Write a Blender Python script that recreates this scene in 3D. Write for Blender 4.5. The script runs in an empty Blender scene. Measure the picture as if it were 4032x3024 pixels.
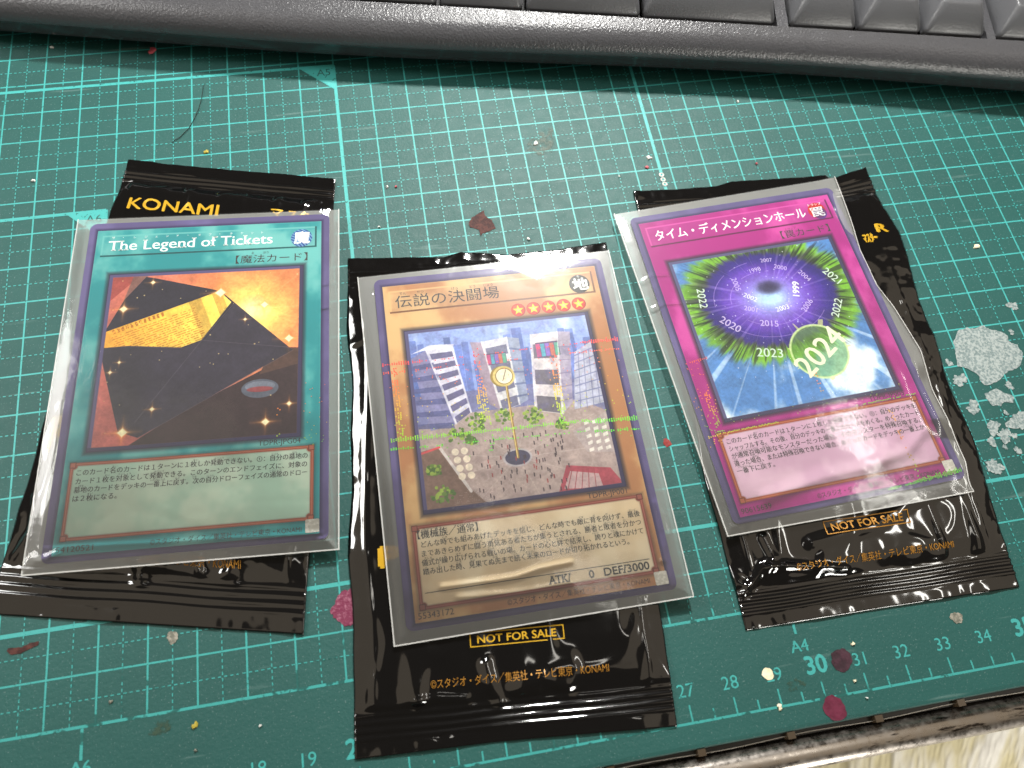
import bpy, math, random
import numpy as np
from mathutils import Matrix, Vector

# ------------------------------------------------------------------ camera, world, lights, exposure
scn = bpy.context.scene
COL = scn.collection
OX, OY = 25.0, 8.0                       # mat coordinates (cm) of the world origin
S = 0.01                                 # cm -> m
cam = bpy.data.cameras.new('camera'); camo = bpy.data.objects.new('camera', cam); COL.objects.link(camo)
RC = [[0.9850804778515161, -0.16384122329094317, 0.052654588654125555],
      [-0.13103381230508598, -0.9124255917041837, -0.3876979231739416],
      [0.1115642962089726, 0.3750141239355117, -0.9202813779804457]]
X, Y, Z = Vector(RC[0]), -Vector(RC[1]), -Vector(RC[2])
M = Matrix((X, Y, Z)).transposed().to_4x4()
M.translation = Vector(((22.41276 - OX) * S, (-0.92606 - OY) * S, 17.31172 * S))
camo.matrix_world = M
cam.sensor_width = 36.0; cam.lens = 3029.89 / 4032 * 36.0
cam.clip_start = 0.005; cam.clip_end = 20
cam.dof.use_dof = True; cam.dof.focus_distance = 0.19; cam.dof.aperture_fstop = 20
scn.camera = camo

world = bpy.data.worlds.new('World'); scn.world = world; world.use_nodes = True
bg = world.node_tree.nodes['Background']
bg.inputs[0].default_value = (0.62, 0.53, 0.42, 1); bg.inputs[1].default_value = 0.10


def area(name, loc, target, sx, sy, power, color=(1, 1, 1)):
    l = bpy.data.lights.new(name, 'AREA'); l.shape = 'RECTANGLE'; l.size = sx; l.size_y = sy
    l.energy = power; l.color = color
    o = bpy.data.objects.new(name, l); COL.objects.link(o)
    a = Vector(((loc[0] - OX) * S, (loc[1] - OY) * S, loc[2] * S))
    t = Vector(((target[0] - OX) * S, (target[1] - OY) * S, target[2] * S))
    o.location = a; o.rotation_euler = (t - a).to_track_quat('-Z', 'Y').to_euler()
    return o


area('desk_lamp', (32.4, 33.0, 34), (26, 11, 0), 0.045, 0.035, 2.8, (1.0, 0.985, 0.95))
area('added_fill_left', (-15, 27, 38), (20, 11, 0), 0.16, 0.16, 1.35, (1.0, 0.985, 0.95))  # added fill, evens out left and right and softens the keyboard shadow
area('ceiling_fill_left', (-85, -5, 120), (10, 5, 0), 1.6, 1.7, 3.5, (1.0, 0.84, 0.64))  # added glowing panel, stands in for the lit ceiling mirrored in the packs
area('ceiling_fill_right', (135, -10, 120), (35, 5, 0), 1.6, 1.7, 3.5, (1.0, 0.84, 0.64))  # its added twin; the gap between them stays dark in the foil
area('added_cloth_fill', (70, -95, 2), (36, -8, -9), 0.3, 0.3, 8.0, (1.0, 0.97, 0.9))  # added low light, put in to brighten the cloth
area('ceiling_tube_right', (124, 21, 150), (32, 5, 0), 0.60, 0.05, 1.7, (1.0, 0.97, 0.9))
area('ceiling_tube_middle', (44, 27, 150), (25, 3, 0), 0.34, 0.05, 0.26, (1.0, 0.95, 0.86))
scn.view_settings.view_transform = 'Standard'
scn.view_settings.look = 'None'
scn.view_settings.exposure = 0.0
scn.view_settings.gamma = 1.0

random.seed(3)


# ------------------------------------------------------------------ helpers
def lin(c):
    return tuple((v / 12.92 if v <= 0.04045 else ((v + 0.055) / 1.055) ** 2.4) for v in [x / 255.0 for x in c])


def W3(x, y, z):
    return ((x - OX) * S, (y - OY) * S, z * S)


def thing(name, label, cat, loc, group=None):
    o = bpy.data.objects.new(name, None); COL.objects.link(o)
    o.location = W3(*loc); o.empty_display_size = 0.01
    o['label'] = label; o['category'] = cat
    if group: o['group'] = group
    return o


def root_loc(o):
    l = Vector((0, 0, 0))
    while o is not None:
        l += o.location; o = o.parent
    return l


def obj(name, V, F, mat, parent=None, smooth=False, uv=None, label=None, kind=None, auto=None):
    r = root_loc(parent) if parent else Vector((0, 0, 0))
    A = np.asarray(V, float)
    A = (A - np.array([OX, OY, 0.0])) * S - np.array(r)[None, :]
    me = bpy.data.meshes.new(name)
    me.from_pydata([tuple(v) for v in A], [], [tuple(f) for f in F])
    if smooth:
        me.polygons.foreach_set('use_smooth', [True] * len(me.polygons))
    if uv is not None:
        ul = me.uv_layers.new(name='uv')
        li = np.zeros(len(me.loops), dtype=np.int32); me.loops.foreach_get('vertex_index', li)
        ul.data.foreach_set('uv', np.asarray(uv, float)[li].ravel())
    me.materials.append(mat); me.update()
    o = bpy.data.objects.new(name, me); COL.objects.link(o)
    if parent: o.parent = parent
    if label: o['label'] = label
    if kind: o['kind'] = kind
    return o


def tag(o, label, cat, group=None):
    o['label'] = label; o['category'] = cat
    if group: o['group'] = group
    return o


def box(x0, x1, y0, y1, z0, z1):
    V = [(x0, y0, z0), (x1, y0, z0), (x1, y1, z0), (x0, y1, z0), (x0, y0, z1), (x1, y0, z1), (x1, y1, z1), (x0, y1, z1)]
    F = [(0, 3, 2, 1), (4, 5, 6, 7), (0, 1, 5, 4), (1, 2, 6, 5), (2, 3, 7, 6), (3, 0, 4, 7)]
    return V, F


def merge(*parts):
    V, F = [], []
    for v, f in parts:
        n = len(V); V += [tuple(a) for a in v]; F += [tuple(i + n for i in g) for g in f]
    return V, F


def homog(src, dst):
    A = []
    for (x, y), (u, v) in zip(src, dst):
        A.append([x, y, 1, 0, 0, 0, -u * x, -u * y, -u]); A.append([0, 0, 0, x, y, 1, -v * x, -v * y, -v])
    h = np.linalg.svd(np.array(A, float))[2][-1]
    return (h / h[-1]).reshape(3, 3)


def mapper(corners, w, h):
    Hm = homog([(0, h), (w, h), (w, 0), (0, 0)], corners)

    def f(P):
        P = np.asarray(P, float)
        q = np.column_stack([P[:, 0], P[:, 1], np.ones(len(P))]) @ Hm.T
        return q[:, :2] / q[:, 2:3]
    return f


# --- materials
class NT:
    def __init__(s, name):
        s.m = bpy.data.materials.new(name); s.m.use_nodes = True
        s.t = s.m.node_tree; s.n = s.t.nodes; s.p = s.n['Principled BSDF']; s.o = s.n['Material Output']

    def node(s, typ, **kw):
        n = s.n.new(typ)
        for k, v in kw.items():
            if k.startswith('i_'):
                key = k[2:]
                key = int(key) if key.isdigit() else key
                n.inputs[key].default_value = v
            else:
                setattr(n, k, v)
        return n

    def link(s, a, b): s.t.links.new(a, b)

    def noise(s, scale, detail=3, rough=0.5, coord=None):
        n = s.node('ShaderNodeTexNoise'); n.inputs['Scale'].default_value = scale
        n.inputs['Detail'].default_value = detail; n.inputs['Roughness'].default_value = rough
        s.link(coord or s.coord(), n.inputs['Vector']); return n.outputs['Fac']

    def coord(s, mapping=None):
        if not hasattr(s, 'tc'):
            s.tc = s.node('ShaderNodeTexCoord')
        if mapping is None: return s.tc.outputs['Object']
        mp = s.node('ShaderNodeMapping'); mp.inputs['Scale'].default_value = mapping[0]
        mp.inputs['Rotation'].default_value = mapping[1]
        s.link(s.tc.outputs['Object'], mp.inputs['Vector']); return mp.outputs['Vector']

    def ramp(s, fac, stops):
        r = s.node('ShaderNodeValToRGB'); s.link(fac, r.inputs['Fac'])
        e = r.color_ramp.elements
        while len(e) < len(stops): e.new(0.5)
        for q, (p, c) in zip(e, stops):
            q.position = p; q.color = (c, c, c, 1) if isinstance(c, (int, float)) else (*c, 1)
        return r.outputs['Color']

    def mix(s, fac, a, b):
        m = s.node('ShaderNodeMix', data_type='RGBA')
        for sock, v in ((m.inputs['Factor'], fac), (m.inputs[6], a), (m.inputs[7], b)):
            if hasattr(v, 'links') or isinstance(v, bpy.types.NodeSocket): s.link(v, sock)
            elif isinstance(v, (int, float)): sock.default_value = v
            else: sock.default_value = (*v, 1)
        return m.outputs[2]

    def math(s, op, a, b=0.0):
        m = s.node('ShaderNodeMath', operation=op)
        for sock, v in ((m.inputs[0], a), (m.inputs[1], b)):
            if isinstance(v, bpy.types.NodeSocket): s.link(v, sock)
            else: sock.default_value = v
        return m.outputs[0]

    def bump(s, h, strength, dist, target=None):
        b = s.node('ShaderNodeBump'); b.inputs['Strength'].default_value = strength
        b.inputs['Distance'].default_value = dist
        s.link(h, b.inputs['Height']); s.link(b.outputs[0], (target or s.p).inputs['Normal']); return b


def simple(name, color, rough=0.5, metal=0.0, spec=0.5, coat=0.0):
    t = NT(name); p = t.p
    p.inputs['Base Color'].default_value = (*color, 1); p.inputs['Roughness'].default_value = rough
    p.inputs['Metallic'].default_value = metal; p.inputs['Specular IOR Level'].default_value = spec
    p.inputs['Coat Weight'].default_value = coat
    return t


MATC = lin((20, 84, 79)); LINEC = lin((70, 176, 172))


def mat_cutting():
    t = NT('mat_surface')
    n1 = t.noise(18, 4); n2 = t.noise(2600, 2, 0.6); n3 = t.noise(420, 3, 0.7)
    c = t.mix(t.ramp(n1, [(0.3, 0.0), (0.7, 1.0)]), tuple(v * 0.86 for v in MATC), tuple(v * 1.1 for v in MATC))
    dust = t.ramp(n2, [(0.64, 0.0), (0.74, 1.0)])
    c = t.mix(t.math('MULTIPLY', dust, 0.22), c, (0.5, 0.62, 0.6))
    scr = t.node('ShaderNodeTexNoise'); scr.inputs['Scale'].default_value = 300
    scr.inputs['Detail'].default_value = 4
    t.link(t.coord(((0.12, 1.6, 1), (0, 0, 0.9))), scr.inputs['Vector'])
    c = t.mix(t.math('MULTIPLY', t.ramp(scr.outputs['Fac'], [(0.66, 0.0), (0.74, 1.0)]), 0.18), c, (0.35, 0.5, 0.47))
    t.link(c, t.p.inputs['Base Color'])
    t.link(t.ramp(n3, [(0.3, 0.55), (0.7, 0.62)]), t.p.inputs['Roughness'])
    t.p.inputs['Specular IOR Level'].default_value = 0.6
    h = t.math('ADD', t.noise(1400, 3, 0.6), t.math('MULTIPLY', n3, 0.6))
    t.bump(h, 0.45, 0.0002)
    return t.m


def mat_line(wear=0.28):
    t = NT('mat_print')
    n = t.noise(900, 3, 0.7)
    sep = t.node('ShaderNodeSeparateXYZ'); t.link(t.coord(), sep.inputs[0])
    n2 = t.noise(55, 3)
    w = t.math('ADD', n, t.math('MULTIPLY', n2, 0.25))
    near = t.math('MULTIPLY', t.math('SUBTRACT', -0.055, sep.outputs[1]), 6.0)
    near = t.math('MINIMUM', t.math('MAXIMUM', near, 0.0), wear)
    rub = t.math('ADD', t.noise(210, 3, 0.6), near)
    bare = t.math('MAXIMUM', t.ramp(w, [(0.74, 0.0), (0.80, 1.0)]), t.ramp(rub, [(0.84, 0.0), (0.88, 1.0)]))
    dull = t.mix(t.math('MULTIPLY', near, 1.3), LINEC, tuple(v * 2.2 for v in MATC))
    c = t.mix(bare, dull, tuple(v * 1.2 for v in MATC))
    t.link(c, t.p.inputs['Base Color']); t.p.inputs['Roughness'].default_value = 0.48
    t.bump(t.noise(1400, 3, 0.6), 0.35, 0.0002)
    return t.m


def stain_mat(name, ca, cb, scale=900, rough=0.45, metal=0.0, lo=0.42, hi=0.58):
    t = NT(name)
    c = t.mix(t.ramp(t.noise(scale, 3, 0.7), [(lo, 0.0), (hi, 1.0)]), ca, cb)
    t.link(c, t.p.inputs['Base Color']); t.p.inputs['Roughness'].default_value = rough
    t.p.inputs['Metallic'].default_value = metal
    t.bump(t.noise(scale, 3, 0.7), 0.6, 0.0003)
    return t.m


MAT = mat_cutting(); LINE = mat_line(); FIGURE = mat_line(0.17)

# ------------------------------------------------------------------ setting: floor, desk
tf = NT('floor_cloth')
wv = tf.node('ShaderNodeTexNoise'); wv.inputs['Scale'].default_value = 34; wv.inputs['Detail'].default_value = 3
wv.inputs['Roughness'].default_value = 0.65
tf.link(tf.coord(((2.6, 0.42, 1), (0, 0, math.radians(32)))), wv.inputs['Vector'])
tf.link(tf.mix(tf.ramp(wv.outputs['Fac'], [(0.42, 0.0), (0.58, 1.0)]), lin((228, 218, 178)), lin((252, 249, 240))), tf.p.inputs['Base Color'])
tf.p.inputs['Roughness'].default_value = 0.9
tf.bump(wv.outputs['Fac'], 0.6, 0.01)
V, F = box(-120, 170, -110, 150, -26.5, -26)
fl = obj('floor', V, F, simple('floor_board', (0.45, 0.43, 0.40), 0.6).m, kind='structure')
V, F = [], []
for i in range(60):
    x = -30 + i * 2.0
    for j in range(24):
        y = -3.6 - j * 1.2
        V.append((x, y, -5.0 - j * 1.05 + 0.25 * math.sin(x * 0.6 + j * 0.5) + 0.2 * math.sin(j * 0.9 + x * 0.2)))
for i in range(59):
    for j in range(23):
        a = i * 24 + j; F.append((a, a + 1, a + 25, a + 24))
tag(obj('woven_cloth', V, F, tf.m, smooth=True), 'cream woven cloth with slanting stripes below the desk edge', 'cloth')
DESK = simple('desk_board', (0.05, 0.04, 0.035), 0.6).m
V, F = box(-14, 62, -2.9, 62, -2.4, -0.31)
obj('desk', V, F, DESK, kind='structure')

# ------------------------------------------------------------------ text helper
_ref = {}


def raw_text(s, bold=0.0):
    cu = bpy.data.curves.new('t', 'FONT'); cu.body = s; cu.size = 1.0
    cu.resolution_u = 3; cu.fill_mode = 'FRONT'
    o = bpy.data.objects.new('t', cu); COL.objects.link(o)
    dg = bpy.context.evaluated_depsgraph_get(); dg.update()
    me = bpy.data.meshes.new_from_object(o.evaluated_get(dg))
    n = len(me.vertices); co = np.zeros(n * 3); me.vertices.foreach_get('co', co)
    co = co.reshape(-1, 3)[:, :2].copy()
    F = [tuple(p.vertices) for p in me.polygons]
    bpy.data.objects.remove(o); bpy.data.curves.remove(cu); bpy.data.meshes.remove(me)
    return co, F


for k, ch in (('H', 'H'), ('C', '国')):
    c, _ = raw_text(ch); _ref[k] = (c[:, 1].min(), c[:, 1].max())


def text(s, x0, y0, h, x1=None, ref='H', bold=0.0, center=False, rot=0.0, slant=0.0, serif=False):
    """flat text mesh: height h of the reference glyph, bottom at y0, fitted between x0 and x1"""
    c, F = raw_text(s)
    lo, hi = _ref[ref]
    k = h / (hi - lo)
    if len(c) == 0: return [], []
    if serif: c, F = add_serifs(c, F, hi)
    xmin, xmax = c[:, 0].min(), c[:, 0].max()
    kx = k if x1 is None or center else (x1 - x0) / (xmax - xmin)
    px = (c[:, 0] - xmin) * kx; py = (c[:, 1] - lo) * k
    px = px + py * slant
    if center: px -= (xmax - xmin) * kx / 2; py -= h / 2
    if rot:
        a = math.radians(rot); px, py = px * math.cos(a) - py * math.sin(a), px * math.sin(a) + py * math.cos(a)
    base = np.column_stack([px + x0, py + y0, np.zeros(len(px))])
    if bold <= 0: return base, F
    b = bold * k; V, F2 = [], []
    for q, (dx, dy) in enumerate(((0, 0), (b, 0), (-b, 0), (0, b), (0, -b))[:5 if bold >= 0.02 else 3]):
        n = len(base) * q; V.append(base + np.array([dx, dy, 0.0004 * q])); F2 += [tuple(i + n for i in f) for f in F]
    return np.vstack(V), F2


def slices(c, F, y):
    iv = []
    for f in F:
        xs = []
        for i in range(len(f)):
            a = c[f[i]]; b = c[f[(i + 1) % len(f)]]
            if (a[1] - y) * (b[1] - y) < 0:
                t = (y - a[1]) / (b[1] - a[1]); xs.append(a[0] + t * (b[0] - a[0]))
        if len(xs) >= 2: iv.append((min(xs), max(xs)))
    iv.sort(); out = []
    for a, b in iv:
        if out and a <= out[-1][1] + 1e-4: out[-1][1] = max(out[-1][1], b)
        else: out.append([a, b])
    return out


def add_serifs(c, F, cap):
    V = [tuple(v) for v in c]; F0 = list(F); F = list(F)
    for y, s0, s1 in ((0.06 * cap, 0.0, 0.085 * cap), (0.94 * cap, 0.915 * cap, cap)):
        for a, b in slices(c, F0, y):
            if 0.06 < b - a < 0.2 * cap * 1.3:
                n = len(V); e = 0.10 * cap
                V += [(a - e, s0), (b + e, s0), (b + e, s1), (a - e, s1)]; F.append((n, n + 1, n + 2, n + 3))
    return np.array(V), F


def tmerge(*L):
    V, F = [], []
    for v, f in L:
        n = len(V); V += [tuple(a) for a in v]; F += [tuple(i + n for i in g) for g in f]
    return np.array(V), F


def lift(V2, f, z):
    P = f(V2)
    V2 = np.asarray(V2, float)
    zz = z(V2) if callable(z) else np.full(len(P), z)
    if V2.shape[1] > 2: zz = zz + V2[:, 2]
    return np.column_stack([P, zz])


ID = lambda P: np.asarray(P, float)[:, :2]

# ------------------------------------------------------------------ cutting mat
mat_root = thing('cutting_mat', 'green cutting mat with cyan centimetre grid under the packs and keyboard', 'cutting mat', (20, 10, -0.3))
MX0, MX1, MY0, MY1 = -4.0, 52.0, -2.48, 31.0
nb = 7; V = []; rr = 0.10
pr = [(MY0 + 0.02, -0.30), (MY0, -0.24), (MY0, -0.08), (MY0 + 0.03, -0.02), (MY0 + 0.10, 0.0), (MY1, 0.0), (MY1, -0.30)]
for x in (MX0, MX1):
    for y, z in pr: V.append((x, y, z))
F = [(i, i + nb, (i + 1) % nb + nb, (i + 1) % nb) for i in range(nb)] + [tuple(range(nb)), tuple(range(2 * nb - 1, nb - 1, -1))]
obj('mat_slab', V, F, MAT, mat_root)

Q = []


def strip(x0, x1, y0, y1, z=0.003):
    Q.append([(x0, y0, z), (x1, y0, z), (x1, y1, z), (x0, y1, z)])


def flush(name, mat, parent, **kw):
    V = [p for q in Q for p in q]; F = [(4 * i, 4 * i + 1, 4 * i + 2, 4 * i + 3) for i in range(len(Q))]
    Q.clear(); return obj(name, V, F, mat, parent, **kw)


gw = 0.0195
for y in range(0, 24): strip(0, 44, y - gw, y + gw, 0.003)
strip(0, 44, -gw * 1.5, gw * 1.5, 0.0036)
flush('grid_line_across', LINE, mat_root)
for x in range(0, 45): strip(x - gw, x + gw, 0, 23, 0.0048)
flush('grid_line_upright', LINE, mat_root)
tw = 0.045
for y in (2.0, 12.5 , 16.8, 22.5):
    x1 = {2.0: 44, 12.5: 14.8, 16.8: 21.0, 22.5: 29.7}[y]; strip(0, x1, y - tw, y + tw, 0.006)
flush('paper_size_line_across', LINE, mat_root)
for x, y1 in ((14.8, 12.5), (21.0, 16.8), (29.7, 23)): strip(x - tw, x + tw, 2.0 + tw, y1, 0.0072)
for x in (14.75, 29.7): strip(x - 0.03, x + 0.03, -0.62, -0.035, 0.0072)
flush('paper_size_line_upright', LINE, mat_root)
dw = 0.0112; per = 0.125; dl = 0.066
for y in np.arange(0.5, 21, 1.0):
    for x in np.arange(8 + 0.03, 43, per):
        strip(x, x + dl, y - dw, y + dw, 0.0084)
for x in np.arange(8.5, 43, 1.0):
    for y in np.arange(0.03, 21, per):
        strip(x - dw, x + dw, y, y + dl, 0.0096)
flush('dashed_half_line', LINE, mat_root, kind='stuff')
# ruler along the near edge
strip(0, 44, -2.005, -1.955, 0.003)
rx = lambda n: 27 + (n - 27) * 0.982
for n2 in range(20, 88):
    n = n2 / 2
    top = -1.63 if n2 % 2 == 0 else -1.77
    strip(rx(n) - 0.018, rx(n) + 0.018, -1.953, top, 0.003)
flush('ruler_scale', LINE, mat_root)
for n in range(12, 38):
    five = n % 5 == 0
    V2, F2 = text(str(n), rx(n), -1.29 if five else -1.34, 0.35 if five else 0.26, center=True, bold=0.03 if five else -0.008)
    obj('ruler_number', lift(V2, ID, 0.004), F2, FIGURE, mat_root)
for s, x, y in (('A4', 29.7, -0.87), ('A6', 14.74, -0.75)):
    V2, F2 = text(s, x, y, 0.24, center=True, bold=0.018)
    obj('paper_size_mark', lift(V2, ID, 0.004), F2, LINE, mat_root)
for s, x, y in (('A5', 21.0, 16.8), ('A6', 14.8, 12.5)):
    obj('corner_triangle', [(x - 1, y, .0105), (x, y - .93, .0105), (x, y, .0105)], [(0, 1, 2)], LINE, mat_root)
    V2, F2 = text(s, x - 0.30, y - 0.24, 0.24, center=True, bold=-0.005)
    obj('paper_size_mark', lift(V2, ID, 0.0120), F2, MAT, mat_root)


def blob(cx, cy, r, seed, n=26, ax=1.0, jag=0.22, z=0.013, rot=0):
    rnd = random.Random(seed); ph = [rnd.uniform(0, 6.28) for _ in range(5)]
    P = [(cx, cy, z)]
    for i in range(n):
        a = 2 * math.pi * i / n
        k = 1 + jag * (0.5 * math.sin(2 * a + ph[0]) + 0.35 * math.sin(3 * a + ph[1]) + 0.3 * math.sin(5 * a + ph[2]) + 0.28 * math.sin(9 * a + ph[3])) + rnd.uniform(-jag, jag) * 0.25
        dx, dy = r * k * math.cos(a) * ax, r * k * math.sin(a)
        P.append((cx + dx * math.cos(rot) - dy * math.sin(rot), cy + dx * math.sin(rot) + dy * math.cos(rot), z))
    return P, [(0, i + 1, (i + 1) % n + 1) for i in range(n)]


def polyblob(pts, seed=1, jag=0.03, z=0.013, sub=4):
    rnd = random.Random(seed); out = []
    n = len(pts)
    for i in range(n):
        a, b = pts[i], pts[(i + 1) % n]
        for k in range(sub):
            t = k / sub; out.append((a[0] + (b[0] - a[0]) * t + rnd.uniform(-jag, jag), a[1] + (b[1] - a[1]) * t + rnd.uniform(-jag, jag), z))
    return out, [tuple(range(len(out)))]


SILV = stain_mat('silver_paint', lin((122, 140, 140)), lin((176, 186, 184)), 1500, 0.5, 0.1)
BROWN = stain_mat('brown_paint', lin((56, 22, 18)), lin((86, 44, 36)), 700, rough=0.7)
MAG = stain_mat('magenta_paint', lin((120, 40, 72)), lin((170, 110, 130)), 900, lo=0.5, hi=0.7)
MAROON = stain_mat('maroon_paint', lin((92, 20, 48)), lin((110, 34, 62)), 300)
DARKP = stain_mat('dark_purple_paint', lin((48, 24, 36)), lin((70, 38, 52)), 300)
CREAM = stain_mat('cream_paint', lin((240, 228, 190)), lin((250, 242, 215)), 600)
GREYP = stain_mat('grey_residue', lin((110, 110, 98)), lin((160, 155, 142)), 900)
RED = stain_mat('red_paint', lin((120, 22, 20)), lin((150, 40, 34)), 500)
tsm = NT('green_smudge')
mixs = tsm.node('ShaderNodeMixShader'); tr = tsm.node('ShaderNodeBsdfTransparent')
tsm.link(tsm.ramp(tsm.noise(700, 4, 0.7), [(0.42, 0.0), (0.62, 0.75)]), mixs.inputs[0])
tsm.p.inputs['Base Color'].default_value = (*lin((60, 84, 66)), 1)
tsm.link(tr.outputs[0], mixs.inputs[1]); tsm.link(tsm.p.outputs[0], mixs.inputs[2]); tsm.link(mixs.outputs[0], tsm.o.inputs[0])
SMUDGE = tsm.m


def stain(vf, mat, label):
    obj('paint_stain', vf[0], vf[1], mat, mat_root, label=label)


stain(polyblob([(24.12, 10.88), (24.23, 11.05), (24.59, 11.24), (24.6, 11.06), (24.75, 10.91), (24.81, 10.62), (24.5, 10.53), (24.38, 10.44), (24.37, 10.65), (24.14, 10.75)], 2, 0.012), BROWN, 'dried brown paint fleck')
stain(polyblob([(26.16, 13.34), (26.55, 13.69), (26.94, 13.76), (26.91, 13.25), (26.84, 12.97), (26.41, 12.8), (26.09, 13.06)], 2, 0.05), SMUDGE, 'dull green smudge')
stain(polyblob([(35.97, 5.43), (36.04, 5.7), (36.28, 5.95), (36.54, 6.03), (36.73, 5.93), (37.03, 6.01), (37.16, 5.87), (37.4, 5.79), (37.56, 5.63), (37.52, 5.45), (37.7, 5.33), (37.75, 5.09), (37.55, 4.79), (37.32, 4.69), (37.07, 4.64), (36.81, 4.45), (36.42, 4.37), (36.29, 4.48), (36.32, 4.65), (36.14, 4.86), (35.88, 4.99), (35.92, 5.21)], 5, 0.022, sub=4), SILV, 'large splash of silver paint')
stain(polyblob([(36.29, 4.17), (36.63, 4.25), (36.76, 4.14), (37.0, 3.98), (36.88, 3.82), (36.69, 3.87), (36.53, 3.8), (36.33, 3.85), (36.25, 4.04)], 6, 0.025), SILV, 'small splash of silver paint')
for i, (x, y, r) in enumerate([(35.83, 3.86, .17), (36.85, 3.34, .26), (36.12, 3.28, .17), (36.32, 3.04, .17), (35.93, 2.93, .11), (38.06, 6.45, .13), (37.7, 5.72, .07), (37.0, 4.29, .1), (35.78, 4.62, .17), (35.68, 5.11, .09), (36.49, 2.62, .09), (35.67, 2.36, .15), (35.82, 2.25, .13), (36.6, 3.6, .06), (36.9, 2.9, .08), (36.2, 2.75, .06), (36.55, 3.0, .08)]):
    stain(blob(x, y, r, 20 + i, jag=0.42, z=0.0135 + i * 0.0001), SILV, None)
stain(polyblob([(19.78, 1.44), (19.89, 1.66), (20.06, 1.84), (20.3, 1.85), (20.42, 1.6), (20.4, 1.2), (20.18, 1.07), (20.02, 1.13), (19.92, 1.26), (19.83, 1.33)], 8, 0.025), MAG, 'pinkish paint stain')
stain(polyblob([(13.19, 1.71), (13.28, 1.62), (13.47, 1.62), (13.81, 1.73), (13.82, 1.8), (13.64, 1.8), (13.49, 1.74), (13.21, 1.76)], 9, 0.006), BROWN, 'dark brown smear')
stain(blob(30.53, -1.30, 0.235, 31, jag=0.12), DARKP, 'dark purple paint drop')
stain(blob(30.06, -2.20, 0.245, 33, jag=0.13), MAROON, 'maroon paint drop')
stain(blob(28.84, -1.31, 0.125, 35, jag=0.1), CREAM, 'cream paint drop')
stain(blob(33.42, -0.87, 0.13, 36, jag=0.22), GREYP, 'grey residue spot')
stain(blob(16.5, 1.45, 0.12, 37, jag=0.2), GREYP, 'faded pinkish spot')
stain(blob(27.94, 4.09, 0.10, 38, jag=0.2), RED, 'red paint spot')
stain(blob(29.37, -1.62, 0.13, 39, jag=0.3, ax=1.4), SMUDGE, None)
stain(blob(16.27, -0.27, 0.14, 40, jag=0.3, ax=1.4, rot=0.6), SMUDGE, None)

WHITEC = simple('white_flake', (0.8, 0.8, 0.76), 0.4).m
PINKC = simple('pink_flake', lin((205, 90, 100)), 0.5).m
OCHRE = simple('ochre_flake', lin((176, 160, 60)), 0.5).m


def flake(x, y, r, mat, seed, label, z0=0.0165, h=0.03, name='paint_flake', cat='paint flake', group='small flakes lying on the mat'):
    P, Fc = blob(x, y, r, seed, n=9, jag=0.5, z=z0)
    n = 10
    top = [(x + (p[0] - x) * 0.75, y + (p[1] - y) * 0.75, z0 + h) for p in P]
    top[0] = (x, y, z0 + h * 1.3)
    V = P + top
    F = [(0, (i + 1) % 9 + 1, i + 1) for i in range(9)] + [(n, n + i + 1, n + (i + 1) % 9 + 1) for i in range(9)]
    F += [(i + 1, (i + 1) % 9 + 1, n + (i + 1) % 9 + 1, n + i + 1) for i in range(9)]
    r_ = bpy.data.objects.new(name, None)
    bpy.data.objects.remove(r_)
    o = obj(name, V, F, mat); tag(o, label, cat, group)


FL = [(15.91, 17.93, .11, PINKC, 'pink crumb at the keyboard shadow above the left pack'),
      (13.12, 18.36, .05, WHITEC, 'white flake near the top left corner of the mat'),
      (17.37, 14.08, .06, OCHRE, 'ochre yellow flake just above the left black pack'),
      (12.93, 13.67, .05, WHITEC, 'white flake to the left of the left black pack'),
      (26.38, 13.29, .065, WHITEC, 'white chip lying on the dull green smudge'),
      (29.48, 12.40, .085, WHITEC, 'white blob beside the double line above the right pack'),
      (29.34, 12.08, .05, PINKC, 'tiny pink flake under the white blob near the double line'),
      (28.49, 11.87, .035, WHITEC, 'tiny white flake left of the chain of white rings'),
      (22.11, 12.32, .045, WHITEC, 'small white flake above the middle black pack, left one of two'),
      (22.34, 12.29, .028, PINKC, 'tiny pink flake above the middle black pack, right one of two'),
      (21.77, 11.06, .035, WHITEC, 'white sliver between the left and middle packs'),
      (25.63, 10.18, .045, WHITEC, 'white sliver just above the middle pack, under the brown stain'),
      (37.82, 8.35, .085, CREAM, 'cream flake to the right of the right pack'),
      (32.49, 11.82, .03, PINKC, 'pink speck above the top edge of the right pack'),
      (32.59, 14.08, .04, WHITEC, 'white scrap below the keyboard shadow on the right'),
      (30.89, -1.02, .045, CREAM, 'cream flake above the dark purple drop by number 31'),
      (28.90, -1.98, .055, CREAM, 'cream flake on the ruler line at 29'),
      (30.67, -1.75, .035, CREAM, 'cream speck below number 31'),
      (30.82, -2.12, .025, WHITEC, 'tiny white speck below the ruler line near 31'),
      (16.94, -0.34, .06, OCHRE, 'ochre flake below the left pack'),
      (15.29, 0.38, .04, GREYP, 'pale pink-grey flake on the grid below the left pack'),
      (18.22, -0.56, .025, WHITEC, 'tiny white speck left of number 19'),
      (16.95, -0.80, .03, GREYP, 'small grey crumb below the ochre flake'),
      (29.63, 11.2, .02, WHITEC, 'white speck under the chain of white rings')]
for i, (x, y, r, m, lab) in enumerate(FL):
    flake(x, y, r, m, 70 + i, lab)
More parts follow.
